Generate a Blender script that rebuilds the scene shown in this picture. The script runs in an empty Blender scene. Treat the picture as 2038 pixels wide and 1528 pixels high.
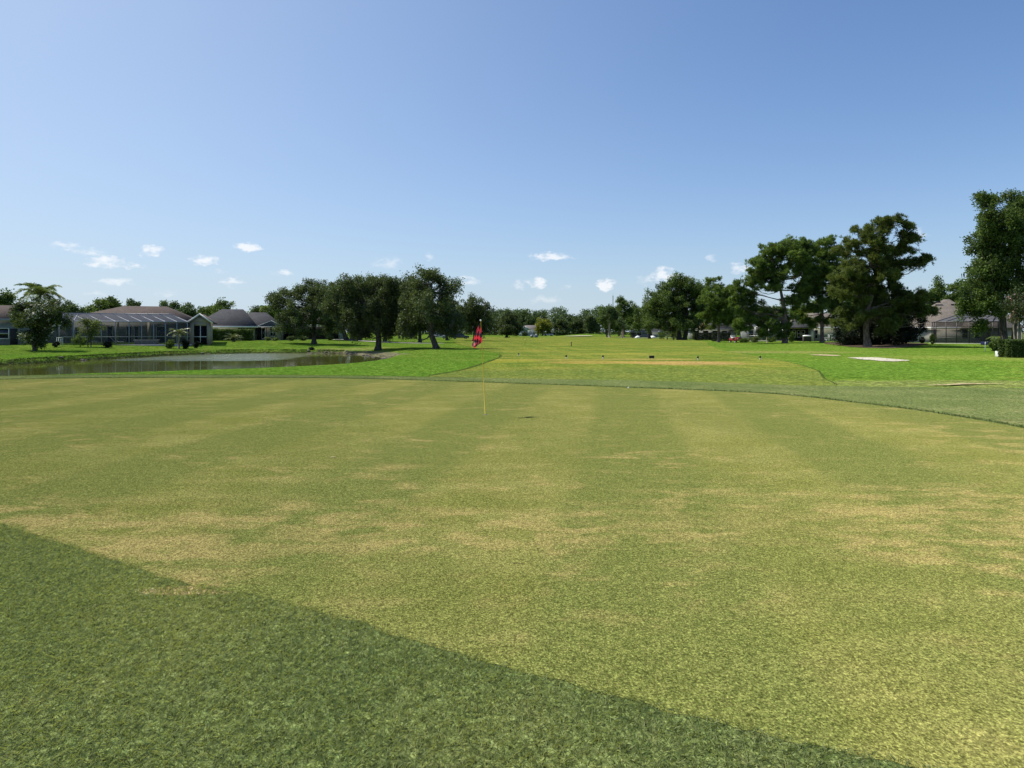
import bpy, math, random
import numpy as np
from mathutils import Vector
from mathutils.geometry import delaunay_2d_cdt
R = math.radians
rng = np.random.default_rng(7)
random.seed(7)
S = bpy.context.scene
C = S.collection

# ------------------------------------------------------------------ camera, sky, sun, exposure
F = 1328.0          # focal length of the photograph in its own pixels
CH = 1.9            # eye height
cam = bpy.data.cameras.new('camera'); camo = bpy.data.objects.new('camera', cam); C.objects.link(camo)
cam.sensor_width = 36; cam.lens = 36*F/2038; cam.shift_y = -104/2038
camo.location = (0, 0, CH); camo.rotation_euler = (R(90), 0, 0)
cam.clip_start = .05; cam.clip_end = 6000
S.camera = camo
SUN_AZ, SUN_EL = -73.0, 56.0
w = bpy.data.worlds.new('World'); S.world = w; w.use_nodes = True
S.view_settings.view_transform = 'Standard'; S.view_settings.look = 'None'
S.view_settings.exposure = 0.3; S.view_settings.gamma = 1; S.view_settings.use_curve_mapping = False
sl = bpy.data.lights.new('sun', 'SUN'); sl.energy = 5.0; sl.angle = R(.55); sl.color = (1, .95, .86)
so = bpy.data.objects.new('sun', sl); C.objects.link(so)
sd_ = Vector((math.sin(R(SUN_AZ))*math.cos(R(SUN_EL)), math.cos(R(SUN_AZ))*math.cos(R(SUN_EL)), math.sin(R(SUN_EL))))
so.rotation_euler = sd_.to_track_quat('Z', 'Y').to_euler(); so.location = (0, 0, 60)

class NT:
    """small helper for building node trees"""
    def __init__(s, tree): s.t = tree; s.n = tree.nodes; s.l = tree.links
    def node(s, kind, ins=None, **props):
        nd = s.n.new(kind)
        for k, v in props.items(): setattr(nd, k, v)
        for k, v in (ins or {}).items():
            if isinstance(v, bpy.types.NodeSocket): s.l.new(v, nd.inputs[k])
            else: nd.inputs[k].default_value = v
        return nd
    def math(s, op, a, b=0.0, c=None, clamp=False):
        nd = s.n.new('ShaderNodeMath'); nd.operation = op; nd.use_clamp = clamp
        for i, v in enumerate((a, b) if c is None else (a, b, c)):
            if isinstance(v, bpy.types.NodeSocket): s.l.new(v, nd.inputs[i])
            else: nd.inputs[i].default_value = v
        return nd.outputs[0]
    def mix(s, f, a, b):
        nd = s.n.new('ShaderNodeMix'); nd.data_type = 'RGBA'
        for i, v in ((0, f), (6, a), (7, b)):
            if isinstance(v, bpy.types.NodeSocket): s.l.new(v, nd.inputs[i])
            else: nd.inputs[i].default_value = v if i == 0 else (tuple(v)+(1,))[:4]
        return nd.outputs[2]
    def ramp(s, f, lo, hi, a=0.0, b=1.0, smooth=True):
        nd = s.n.new('ShaderNodeMapRange'); nd.interpolation_type = 'SMOOTHSTEP' if smooth else 'LINEAR'
        s.l.new(f, nd.inputs[0])
        nd.inputs[1].default_value = lo; nd.inputs[2].default_value = hi; nd.inputs[3].default_value = a; nd.inputs[4].default_value = b
        return nd.outputs[0]
    def noise(s, vec, scale, detail=4, rough=.55, dist=0):
        nd = s.node('ShaderNodeTexNoise', {'Vector': vec, 'Scale': scale, 'Detail': detail, 'Roughness': rough, 'Distortion': dist})
        return nd.outputs['Fac']
    def map(s, vec, loc=(0,0,0), rot=(0,0,0), scale=(1,1,1)):
        nd = s.node('ShaderNodeMapping', {'Vector': vec, 'Location': loc, 'Rotation': rot, 'Scale': scale})
        return nd.outputs[0]

# sky with a few small fair-weather clouds, placed by compass direction and height above the horizon
t = NT(w.node_tree); t.n.clear()
sky = t.node('ShaderNodeTexSky'); sky.sky_type = 'NISHITA'; sky.sun_disc = False
sky.sun_elevation = R(SUN_EL); sky.sun_rotation = R(SUN_AZ); sky.air_density = 1.0; sky.dust_density = 1.3; sky.ozone_density = 3.0; sky.altitude = 10
tc = t.node('ShaderNodeTexCoord').outputs['Generated']
sp = t.node('ShaderNodeSeparateXYZ', {0: tc})
az = t.math('ARCTAN2', sp.outputs[0], sp.outputs[1]); el = t.math('ARCSINE', sp.outputs[2])
cv = t.node('ShaderNodeCombineXYZ', {0: az, 1: t.math('MULTIPLY', el, 1.8), 2: 0.0}).outputs[0]
wv = t.node('ShaderNodeTexNoise', {'Vector': cv, 'Scale': 42.0, 'Detail': 6.0, 'Roughness': .62}).outputs['Color']
wsep = t.node('ShaderNodeSeparateXYZ', {0: wv})
azd = t.math('ADD', az, t.math('MULTIPLY', t.math('SUBTRACT', wsep.outputs[0], .5), .050))
eld = t.math('ADD', el, t.math('MULTIPLY', t.math('SUBTRACT', wsep.outputs[1], .5), .026))
CLOUDS = [(130,491,34,7,.5),(178,500,32,9,.5),(215,521,34,10,.75),(258,528,26,8,.65),(303,501,19,12,.8),(413,517,32,9,.85),(493,492,22,8,.85),
 (440,538,26,5,.3),(455,560,25,7,.6),(565,545,24,7,.6),(232,563,30,8,.55),(772,525,30,12,.45),(850,512,12,8,.4),(1097,511,38,8,.8),
 (1070,562,20,11,.9),(1033,566,16,8,.45),(1208,567,15,12,1.),(1318,546,26,15,.9),(1292,556,20,8,.6),(1350,551,20,7,.75),(1085,594,32,8,.35),
 (1470,535,16,13,.65),(1413,515,12,7,.4),(932,560,24,9,.5),(1828,465,16,14,.55),(1128,571,12,6,.45),(330,583,18,7,.35),(190,585,20,6,.3)]
mask = None
for cx, cy, rx, ry, st in CLOUDS:
    dx, dz = cx-1019, 660-cy
    a0 = math.atan2(dx, F); e0 = math.atan2(dz, math.hypot(dx, F)); k = 1/math.hypot(F, dx)
    u = t.math('MULTIPLY', t.math('SUBTRACT', azd, a0), 1/(rx*1.25*k)); v = t.math('MULTIPLY', t.math('SUBTRACT', eld, e0), 1/(ry*1.25*k))
    r2 = t.math('ADD', t.math('MULTIPLY', u, u), t.math('MULTIPLY', v, v))
    m = t.math('MULTIPLY', t.math('SUBTRACT', 1.0, r2, clamp=True), st)
    mask = m if mask is None else t.math('MAXIMUM', mask, m)
cn = t.noise(cv, 55.0, 7, .6)
dens = t.ramp(t.math('MULTIPLY', mask, t.ramp(cn, .30, .62, .25, 1.25)), .02, .95, 0, .72)
skyc = t.node('ShaderNodeVectorMath', {0: sky.outputs[0], 1: (.68, .88, 1.09)}, operation='MULTIPLY').outputs[0]
sunward = t.math('POWER', t.math('MULTIPLY', t.math('ADD', t.math('COSINE', t.math('SUBTRACT', az, R(SUN_AZ))), 1.0), .5), 3.0)   # hazy brightening round the sun
skyc = t.mix(t.math('MULTIPLY', sunward, .62), skyc, (4.5, 5.1, 5.7))
lowair = t.math('MULTIPLY', t.math('EXPONENT', t.math('MULTIPLY', t.math('MAXIMUM', el, 0.0), -9.0)), .85)
skyc = t.mix(lowair, skyc, (4.8, 5.65, 6.5))
bright = t.mix(1.0, (0,0,0), (7.6, 7.6, 7.7))
# milky haze low in the sky is mixed into its colour by height
col = t.mix(dens, skyc, bright)
bg = t.node('ShaderNodeBackground', {'Color': col, 'Strength': .112})
out = t.node('ShaderNodeOutputWorld'); t.l.new(bg.outputs[0], out.inputs[0])

# ------------------------------------------------------------------ helpers
def X(px, D): return (px-1019)*D/F
def Z(py, D): return CH+(660-py)*D/F
def sstep(a, b, x):
    tt = np.clip((np.asarray(x, float)-a)/(b-a), 0, 1); return tt*tt*(3-2*tt)

def mesh_obj(name, V, faces, mat, parent=None, loc=(0,0,0), smooth=False, attrs=None):
    """V (n,3); faces: an (m,k) array or list of such arrays / tuples"""
    V = np.asarray(V, np.float32)
    me = bpy.data.meshes.new(name)
    if isinstance(faces, np.ndarray): groups = [faces]
    else:
        by = {}
        for f in faces: by.setdefault(len(f), []).append(f)
        groups = [np.array(v, np.int32) for v in by.values()]
    me.vertices.add(len(V)); me.vertices.foreach_set('co', V.ravel())
    nl = sum(g.size for g in groups); nf = sum(len(g) for g in groups)
    me.loops.add(nl); me.polygons.add(nf)
    me.loops.foreach_set('vertex_index', np.concatenate([g.ravel() for g in groups]).astype(np.int32))
    tot = np.concatenate([np.full(len(g), g.shape[1]) for g in groups])
    st = np.concatenate([[0], np.cumsum(tot)[:-1]]).astype(np.int32)
    me.polygons.foreach_set('loop_start', st)
    try: me.polygons.foreach_set('loop_total', tot.astype(np.int32))
    except Exception: pass
    if smooth: me.polygons.foreach_set('use_smooth', np.ones(nf, bool))
    for k, a in (attrs or {}).items():
        at = me.attributes.new(k, 'FLOAT', 'POINT'); at.data.foreach_set('value', np.asarray(a, np.float32))
    me.update(calc_edges=True); me.validate()
    if mat: me.materials.append(mat)
    o = bpy.data.objects.new(name, me); C.objects.link(o); o.location = loc
    if parent: o.parent = parent
    return o
def tag(o, label=None, cat=None, group=None, kind=None):
    if label: o['label'] = label
    if cat: o['category'] = cat
    if group: o['group'] = group
    if kind: o['kind'] = kind
    return o
def thing(name, label, cat, loc, rot=0, group=None):
    o = bpy.data.objects.new(name, None); C.objects.link(o); o.location = loc; o.rotation_euler = (0,0,rot); o.empty_display_size = .3
    return tag(o, label, cat, group)
def copy_thing(o, loc, label, rot=0, scale=1, group=None, parent=None):
    c = o.copy(); C.objects.link(c); c.parent = parent
    if parent is None:
        c.location = loc; c.rotation_euler = (0,0,rot); c.scale = (scale,)*3 if not isinstance(scale, tuple) else scale
        c['label'] = label
        if group: c['group'] = group
    for ch in list(o.children): copy_thing(ch, None, None, parent=c)
    return c

class MB:
    def __init__(s): s.v = []; s.f = []
    def poly(s, pts):
        b = len(s.v); s.v += [tuple(p) for p in pts]; s.f.append(tuple(range(b, b+len(pts)))); return s
    def box(s, x0, x1, y0, y1, z0, z1):
        b = len(s.v)
        s.v += [(x0,y0,z0),(x1,y0,z0),(x1,y1,z0),(x0,y1,z0),(x0,y0,z1),(x1,y0,z1),(x1,y1,z1),(x0,y1,z1)]
        for q in ((0,3,2,1),(4,5,6,7),(0,1,5,4),(1,2,6,5),(2,3,7,6),(3,0,4,7)): s.f.append(tuple(b+i for i in q))
        return s
    def solid(s, pts, d):
        """prism: planar polygon pts pushed along vector d"""
        n = len(pts); b = len(s.v); d = Vector(d)
        s.v += [tuple(p) for p in pts]+[tuple(Vector(p)+d) for p in pts]
        s.f.append(tuple(range(b, b+n))[::-1]); s.f.append(tuple(range(b+n, b+2*n)))
        for i in range(n): s.f.append((b+i, b+(i+1)%n, b+n+(i+1)%n, b+n+i))
        return s
    def tube(s, path, rad, n=6, cap=True):
        path = [Vector(p) for p in path]
        if not hasattr(rad, '__len__'): rad = [rad]*len(path)
        rings = []
        for i, p in enumerate(path):
            d = (path[min(i+1, len(path)-1)]-path[max(i-1, 0)]).normalized()
            a = d.cross(Vector((0,0,1)) if abs(d.z) < .95 else Vector((1,0,0))).normalized(); c = d.cross(a)
            b = len(s.v)
            for k in range(n):
                th = 2*math.pi*k/n
                s.v.append(tuple(p+(a*math.cos(th)+c*math.sin(th))*rad[i]))
            rings.append(b)
        for i in range(len(rings)-1):
            for k in range(n): s.f.append((rings[i]+k, rings[i]+(k+1)%n, rings[i+1]+(k+1)%n, rings[i+1]+k))
        if cap:
            s.f.append(tuple(rings[0]+k for k in range(n))); s.f.append(tuple(rings[-1]+k for k in range(n))[::-1])
        return s
    def lathe(s, prof, n=16, c=(0,0)):
        rings = []
        for r, z in prof:
            b = len(s.v)
            for k in range(n):
                th = 2*math.pi*k/n; s.v.append((c[0]+r*math.cos(th), c[1]+r*math.sin(th), z))
            rings.append(b)
        for i in range(len(rings)-1):
            for k in range(n): s.f.append((rings[i]+k, rings[i]+(k+1)%n, rings[i+1]+(k+1)%n, rings[i+1]+k))
        s.f.append(tuple(rings[0]+k for k in range(n))[::-1]); s.f.append(tuple(rings[-1]+k for k in range(n)))
        return s
    def build(s, name, mat, parent=None, smooth=False, label=None, kind=None, bevel=0):
        o = mesh_obj(name, s.v, s.f, mat, parent, smooth=smooth)
        if label: o['label'] = label
        if kind: o['kind'] = kind
        if bevel:
            m = o.modifiers.new('bevel', 'BEVEL'); m.width = bevel; m.segments = 2; m.limit_method = 'ANGLE'
        return o

# ------------------------------------------------------------------ materials
M = {}
def base_mat(name):
    m = bpy.data.materials.new(name); m.use_nodes = True; t = NT(m.node_tree); t.n.clear()
    out = t.node('ShaderNodeOutputMaterial'); return m, t, out
def simple(name, col, rough=.7, var=.12, scale=3, metal=0, bump=0, spec=.3):
    m, t, out = base_mat(name)
    pos = t.node('ShaderNodeTexCoord').outputs['Object']
    n = t.noise(pos, scale, 5, .6)
    c = t.mix(t.ramp(n, .3, .7), tuple(x*(1-var) for x in col), tuple(min(1, x*(1+var)) for x in col))
    ins = {'Base Color': c, 'Roughness': rough, 'Metallic': metal, 'Specular IOR Level': spec}
    if bump:
        b = t.node('ShaderNodeBump', {'Height': t.noise(pos, scale*8, 4), 'Strength': bump, 'Distance': .02}); ins['Normal'] = b.outputs[0]
    p = t.node('ShaderNodeBsdfPrincipled', ins); t.l.new(p.outputs[0], out.inputs[0]); M[name] = m; return m
simple('stucco_beige', (.30,.27,.21), bump=.5); simple('stucco_grey', (.20,.21,.20), bump=.5); simple('stucco_pale', (.46,.43,.37), bump=.5)
simple('stucco_green', (.26,.27,.20), bump=.5); simple('white_metal', (.74,.76,.78), .35, .04); simple('grey_metal', (.24,.255,.28), .4, .05); simple('white_paint', (.72,.71,.68), .5, .06)
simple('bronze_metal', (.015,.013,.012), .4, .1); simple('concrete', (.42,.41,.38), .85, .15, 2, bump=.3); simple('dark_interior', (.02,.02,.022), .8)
simple('black_plastic', (.012,.012,.013), .45); simple('white_plastic', (.8,.8,.78), .35, .03); simple('red_paint', (.20,.022,.015), .3, .05)
simple('rubber', (.015,.015,.015), .8); simple('yellow_paint', (.62,.47,.05), .35, .06); simple('wood_weathered', (.17,.11,.06), .8, .3, 8)
simple('sheet_steel', (.3,.3,.31), .4, .1, metal=.7); simple('car_dark', (.03,.035,.045), .2, .05, spec=.6); simple('car_pale', (.62,.62,.60), .25, .04, spec=.6)
simple('cover_dark', (.05,.045,.04), .8); simple('peach_stucco', (.62,.38,.20), .8); simple('blue_siding', (.30,.36,.38), .7); simple('rock', (.15,.12,.10), .9, .35, 6, bump=.6)
simple('terracotta', (.38,.12,.06), .8); simple('planter_white', (.7,.7,.68), .6); simple('dry_leaf', (.5,.42,.22), .8)

def roof_mat(name, c1, c2):
    m, t, out = base_mat(name)
    pos = t.node('ShaderNodeTexCoord').outputs['Object']
    sp = t.node('ShaderNodeSeparateXYZ', {0: pos})
    u = t.math('ADD', sp.outputs[0], t.math('MULTIPLY', sp.outputs[1], .37))
    vec = t.node('ShaderNodeCombineXYZ', {0: u, 1: t.math('MULTIPLY', sp.outputs[2], 2.6), 2: 0.0}).outputs[0]
    br = t.node('ShaderNodeTexBrick', {'Vector': vec, 'Color1': tuple(c1)+(1,), 'Color2': tuple(c2)+(1,), 'Mortar': tuple(x*.4 for x in c1)+(1,), 'Scale': 1.0,
                'Mortar Size': .018, 'Brick Width': .34, 'Row Height': .15, 'Bias': .0})
    n = t.noise(pos, .9, 6, .65); n2 = t.noise(t.map(pos, scale=(1,1,.3)), 5, 5, .7)
    c = t.mix(t.math('MULTIPLY', t.ramp(n, .35, .65), .45), br.outputs[0], tuple(x*.55 for x in c1))
    c = t.mix(t.math('MULTIPLY', t.ramp(n2, .45, .7), .35), c, tuple(min(1, x*1.6) for x in c2))
    b = t.node('ShaderNodeBump', {'Height': br.outputs[1], 'Strength': .4, 'Distance': .01, }); b.invert = True
    p = t.node('ShaderNodeBsdfPrincipled', {'Base Color': c, 'Roughness': .9, 'Specular IOR Level': .2, 'Normal': b.outputs[0]}); t.l.new(p.outputs[0], out.inputs[0]); M[name] = m
roof_mat('roof_brown', (.082,.062,.052), (.11,.084,.071)); roof_mat('roof_charcoal', (.045,.045,.05), (.065,.065,.07)); roof_mat('roof_tan', (.175,.148,.122), (.22,.188,.158))
roof_mat('roof_greyish', (.16,.14,.13), (.20,.175,.16))

def glass_mat():
    m, t, out = base_mat('window_glass')
    p = t.node('ShaderNodeBsdfPrincipled', {'Base Color': (.012,.016,.022,1), 'Roughness': .08, 'Specular IOR Level': .6}); t.l.new(p.outputs[0], out.inputs[0]); M['glass'] = m
    m, t, out = base_mat('clear_windshield')
    g = t.node('ShaderNodeBsdfGlossy', {'Color': (.8,.85,.9,1), 'Roughness': .05}); tr = t.node('ShaderNodeBsdfTransparent', {'Color': (.8,.85,.85,1)})
    mx = t.node('ShaderNodeMixShader', {0: .18, 1: tr.outputs[0], 2: g.outputs[0]}); t.l.new(mx.outputs[0], out.inputs[0]); M['windshield'] = m
    for nm, c, k in (('screen_mesh', (.05,.055,.065), .50), ('screen_roof_mesh', (.085,.095,.115), .66), ('screen_dark', (.02,.02,.022), .62)):
        m, t, out = base_mat(nm)
        d = t.node('ShaderNodeBsdfDiffuse', {'Color': c+(1,)}); tr = t.node('ShaderNodeBsdfTransparent')
        mx = t.node('ShaderNodeMixShader', {0: k, 1: tr.outputs[0], 2: d.outputs[0]}); t.l.new(mx.outputs[0], out.inputs[0]); M[nm] = m
glass_mat()

def leaf_mat(name, dark, light, trans=.35, tip=None, rough=.5, hue=None):
    m, t, out = base_mat(name)
    a = t.node('ShaderNodeAttribute', attribute_name='tint').outputs['Fac']
    c = t.mix(a, dark, light)
    if tip: c = t.mix(t.ramp(a, .93, .96), c, tip)
    pos = t.node('ShaderNodeTexCoord').outputs['Object']
    c = t.mix(t.math('MULTIPLY', t.ramp(t.noise(pos, .55, 3), .4, .7), .4), c, tuple(x*y for x, y in zip(light, (1.15, 1.0, .6))))
    d = t.node('ShaderNodeBsdfPrincipled', {'Base Color': c, 'Roughness': rough, 'Specular IOR Level': .22})
    tl = t.node('ShaderNodeBsdfTranslucent', {'Color': t.mix(.5, c, (light[0]*1.3, light[1]*1.3, light[2]*.4))})
    mx = t.node('ShaderNodeMixShader', {0: trans, 1: d.outputs[0], 2: tl.outputs[0]}); t.l.new(mx.outputs[0], out.inputs[0]); M[name] = m
leaf_mat('oak_leaf', (.026,.042,.018), (.105,.145,.056), .36)
leaf_mat('oak_leaf_green', (.024,.046,.012), (.125,.19,.05), .38)
leaf_mat('pine_needle', (.030,.060,.016), (.165,.245,.058), .40, rough=.6)
leaf_mat('pine_needle_olive', (.028,.045,.014), (.150,.190,.050), .38, rough=.6)
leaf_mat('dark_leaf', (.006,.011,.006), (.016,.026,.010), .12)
leaf_mat('bright_leaf', (.04,.075,.015), (.14,.21,.04), .35)
leaf_mat('yellow_leaf', (.05,.09,.015), (.32,.32,.05), .35)
leaf_mat('willow_leaf', (.06,.085,.03), (.17,.21,.08), .35)
leaf_mat('white_blossom_leaf', (.020,.036,.012), (.085,.12,.035), .3, tip=(.62,.60,.52))
leaf_mat('pink_blossom_leaf', (.022,.036,.014), (.08,.11,.04), .3, tip=(.62,.36,.36))
leaf_mat('palm_leaf', (.05,.08,.025), (.16,.22,.07), .35, rough=.4)
leaf_mat('sago_leaf', (.05,.065,.03), (.17,.20,.09), .25, rough=.35)
leaf_mat('moss', (.06,.06,.05), (.13,.13,.105), .3, rough=.9)
leaf_mat('far_leaf', (.022,.045,.020), (.11,.165,.065), .35)
leaf_mat('bank_grass', (.012,.022,.006), (.060,.090,.020), .25)  # kept very dark: the shade on the bank face is put into this colour
leaf_mat('collar_blade', (.075,.115,.038), (.36,.40,.17), .35, rough=.45)
leaf_mat('edge_blade', (.032,.055,.018), (.15,.20,.062), .3, rough=.45)
def bark_mat(name, c1, c2):
    m, t, out = base_mat(name)
    pos = t.node('ShaderNodeTexCoord').outputs['Object']
    n = t.noise(t.map(pos, scale=(1,1,.25)), 9, 6, .7)
    b = t.node('ShaderNodeBump', {'Height': n, 'Strength': .9, 'Distance': .05})
    p = t.node('ShaderNodeBsdfPrincipled', {'Base Color': t.mix(t.ramp(n, .35, .65), c1, c2), 'Roughness': .95, 'Specular IOR Level': .1, 'Normal': b.outputs[0]}); t.l.new(p.outputs[0], out.inputs[0]); M[name] = m
bark_mat('oak_bark', (.035,.030,.026), (.12,.105,.09)); bark_mat('pine_bark', (.07,.05,.04), (.24,.19,.15)); bark_mat('pale_bark', (.15,.13,.10), (.34,.30,.24))

def grass_mat(name, dark, mid, light, dry, micro=45, dryk=(.52,.72), drymax=.7, stripes=None, spots=(), patch=.35, big=.06, soil=False, bump=.6, grain=.6, midk=.35, bias=(), stretch=(1,1,1), vivid=None):
    """mown turf: broad tone drift, patches of dry grass, blade-scale grain and optional mowing stripes"""
    m, t, out = base_mat(name)
    geo = t.node('ShaderNodeNewGeometry'); pos = geo.outputs['Position']
    sp = t.node('ShaderNodeSeparateXYZ', {0: pos})
    pf = t.map(pos, scale=stretch)
    c = t.mix(t.ramp(t.noise(pf, big, 4, .6), .35, .65), dark, mid)
    c = t.mix(t.math('MULTIPLY', t.ramp(t.noise(pf, patch, 6, .62), .38, .68), .75), c, light)
    if stripes:
        for ang, period, amt, ph in stripes:
            s_ = t.math('ADD', t.math('MULTIPLY', sp.outputs[0], math.cos(R(ang))), t.math('MULTIPLY', sp.outputs[1], math.sin(R(ang))))
            s_ = t.math('ADD', s_, t.math('MULTIPLY', t.noise(pos, .25, 2), .5))
            wv = t.math('SINE', t.math('ADD', t.math('MULTIPLY', s_, 2*math.pi/period), ph))
            lo = t.math('MULTIPLY', t.ramp(wv, -.35, .35), amt)
            c = t.mix(lo, c, tuple(x*y for x, y in zip(dark, (.88,.95,1.05))))
    dn = t.noise(pf, patch*2.3, 7, .68, .4)
    d2 = t.ramp(t.noise(pf, patch*.5, 3), .38, .62)
    for cx, cy, rx, ry, k in bias:      # where wear makes dry patches more frequent
        u = t.math('DIVIDE', t.math('SUBTRACT', sp.outputs[0], cx), rx); v = t.math('DIVIDE', t.math('SUBTRACT', sp.outputs[1], cy), ry)
        g_ = t.math('EXPONENT', t.math('MULTIPLY', t.math('ADD', t.math('MULTIPLY', u, u), t.math('MULTIPLY', v, v)), -1.0))
        dn = t.math('ADD', dn, t.math('MULTIPLY', g_, k)); d2 = t.math('ADD', d2, t.math('MULTIPLY', g_, k*4), clamp=True)
    dm = t.math('MULTIPLY', t.math('MULTIPLY', t.ramp(dn, dryk[0], dryk[1]), d2), drymax)
    c = t.mix(dm, c, dry)
    if vivid:
        for cx, cy, rx, ry, col, k in vivid:
            u = t.math('DIVIDE', t.math('SUBTRACT', sp.outputs[0], cx), rx); v = t.math('DIVIDE', t.math('SUBTRACT', sp.outputs[1], cy), ry)
            r2 = t.math('ADD', t.math('MULTIPLY', u, u), t.math('MULTIPLY', v, v))
            r2 = t.math('ADD', r2, t.math('MULTIPLY', t.math('SUBTRACT', t.noise(pos, .3, 4), .5), 1.0))
            c = t.mix(t.math('MULTIPLY', t.ramp(r2, 1.15, .6), k), c, col)
    for cx, cy, rx, ry, col, k in spots:
        u = t.math('DIVIDE', t.math('SUBTRACT', sp.outputs[0], cx), rx); v = t.math('DIVIDE', t.math('SUBTRACT', sp.outputs[1], cy), ry)
        r2 = t.math('ADD', t.math('MULTIPLY', u, u), t.math('MULTIPLY', v, v))
        r2 = t.math('ADD', r2, t.math('MULTIPLY', t.math('SUBTRACT', t.noise(pf, patch*4, 6, .7), .5), 2.4))
        c = t.mix(t.math('MULTIPLY', t.ramp(r2, 1.1, .35), k), c, col)
    if soil:
        zz = t.math('ADD', sp.outputs[2], t.math('MULTIPLY', t.math('SUBTRACT', t.noise(pos, 1.3, 5, .7), .5), .5))
        rt = t.ramp(sp.outputs[0], -26, -20)
        c = t.mix(t.ramp(t.math('ADD', zz, t.math('MULTIPLY', rt, -.10)), -.45, -.58), c, t.mix(t.noise(pos, 3, 5, .7), (.030,.026,.020), (.12,.10,.075)) if False else t.mix(rt, t.mix(t.noise(pos, 3, 5, .7), (.022,.020,.014), (.085,.075,.05)), t.mix(t.noise(pos, 3, 5, .7), (.07,.055,.045), (.36,.28,.22))))  # bare soil low on the bank; its left part has bank shade painted in
    g = t.noise(pos, micro, 3, .75); g2 = t.noise(pos, micro*4.3, 2, .7)
    gg = t.math('ADD', t.math('MULTIPLY', g, .55), t.math('MULTIPLY', g2, .45))
    c = t.mix(t.ramp(gg, .51, .38, 0, grain), c, tuple(x*.30 for x in dark))
    c = t.mix(t.ramp(gg, .51, .63, 0, grain*.85), c, tuple(min(1, x*1.9) for x in light))
    vo = t.node('ShaderNodeTexVoronoi', {'Vector': t.map(pos, rot=(0,0,.5), scale=(1,.6,1)), 'Scale': micro*1.7}).outputs['Color']
    vr = t.node('ShaderNodeSeparateXYZ', {0: vo}).outputs[0]
    vo2 = t.node('ShaderNodeTexVoronoi', {'Vector': pos, 'Scale': micro*.8}).outputs['Color']
    vr2 = t.node('ShaderNodeSeparateXYZ', {0: vo2}).outputs[0]
    kf = t.math('MULTIPLY', t.ramp(vr, 0, 1, 1-grain*.6, 1+grain*.6, False), t.ramp(vr2, 0, 1, 1-grain*.35, 1+grain*.35, False))
    c = t.node('ShaderNodeVectorMath', {0: c, 'Scale': kf}, operation='SCALE').outputs[0]
    mid_n = t.noise(pos, micro*.3, 4, .8)
    c = t.mix(t.ramp(mid_n, .51, .36, 0, midk), c, tuple(x*.5 for x in dark))
    c = t.mix(t.ramp(mid_n, .51, .66, 0, midk*.8), c, tuple(min(1, x*1.6) for x in light))
    b = t.node('ShaderNodeBump', {'Height': gg, 'Strength': bump, 'Distance': .012})
    p = t.node('ShaderNodeBsdfDiffuse', {'Color': c, 'Roughness': .6, 'Normal': b.outputs[0]}); t.l.new(p.outputs[0], out.inputs[0]); M[name] = m
straw = (.34,.27,.12)
grass_mat('green_turf', (.156,.172,.038), (.215,.214,.052), (.280,.266,.082), (.43,.32,.125), micro=84, stripes=[(-9, 3.3, .85, .6), (16, 4.1, .4, 1.0)], patch=1.15, dryk=(.50,.70), drymax=.72, stretch=(.55,1,1), grain=.85, midk=.28,
          bias=[(-3.6,6.6,3.2,1.1,.10),(-2.6,5.6,1.8,.6,.12),(4.8,7.0,4.0,1.2,.10),(-1.2,9.3,3.6,1.0,.05),(6.0,5.8,2.5,.9,.06),(1.2,6.4,2.0,.7,.08),(-16,24,6,2,.06),(9,11,2,5,.04)])
grass_mat('collar_turf', (.088,.125,.038), (.130,.165,.052), (.185,.210,.074), (.30,.25,.12), micro=34, patch=.6, dryk=(.50,.70), drymax=.55, bump=.8, spots=[(-2.32,4.86,.42,.10,(.52,.38,.19),.95)], grain=.8)
grass_mat('fairway_turf', (.090,.150,.022), (.145,.195,.030), (.225,.245,.045), (.42,.31,.07), micro=12, midk=.55, grain=.6, patch=.28, big=.05, dryk=(.43,.64), drymax=.75, stretch=(.35,1,1),
          stripes=[(4, 2.6, .55, 0)], vivid=[(6,27,15,8,(.130,.165,.042),.65)],
          spots=[(10.2,40.5,4.2,3.2,(.50,.29,.12),.8),(6.0,41,5,2.5,(.50,.31,.09),.6),(9.5,46.5,4.5,1.2,(.48,.30,.12),.6),(3.5,45,4,1.6,(.40,.28,.08),.5),(-1.0,43,3.5,3,(.40,.34,.05),.45),(8.5,58,5,3,(.38,.32,.06),.35)])
grass_mat('rough_turf', (.062,.140,.014), (.100,.180,.020), (.160,.225,.034), (.28,.25,.06), micro=8, patch=.3, big=.05, dryk=(.5,.72), drymax=.6, soil=True, midk=.6, grain=.7, bump=1.0,
          vivid=[(-9,33,13,15,(.088,.190,.020),.7),(-34,62,12,9,(.075,.20,.012),.6),(18,36,8,9,(.096,.190,.024),.6)],
          spots=[(-33,72,5,3,(.34,.30,.06),.6),(-20,84,6,3,(.34,.32,.11),.6),(23,62,10,5,(.30,.25,.09),.6),(38,48,14,6,(.26,.27,.06),.5),(22,24,14,2.5,(.30,.24,.12),.45)])
grass_mat('sand', (.44,.39,.29), (.50,.46,.35), (.57,.52,.41), (.45,.36,.22), micro=12, patch=.8)
grass_mat('bare_soil', (.34,.27,.15), (.40,.32,.18), (.46,.38,.22), (.2,.2,.06), micro=12, patch=.8)
grass_mat('mulch', (.06,.045,.03), (.10,.07,.05), (.15,.11,.08), (.2,.15,.1), micro=10, patch=.8)
simple('path_concrete', (.46,.44,.38), .85, .12, .6, bump=.2)

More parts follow.
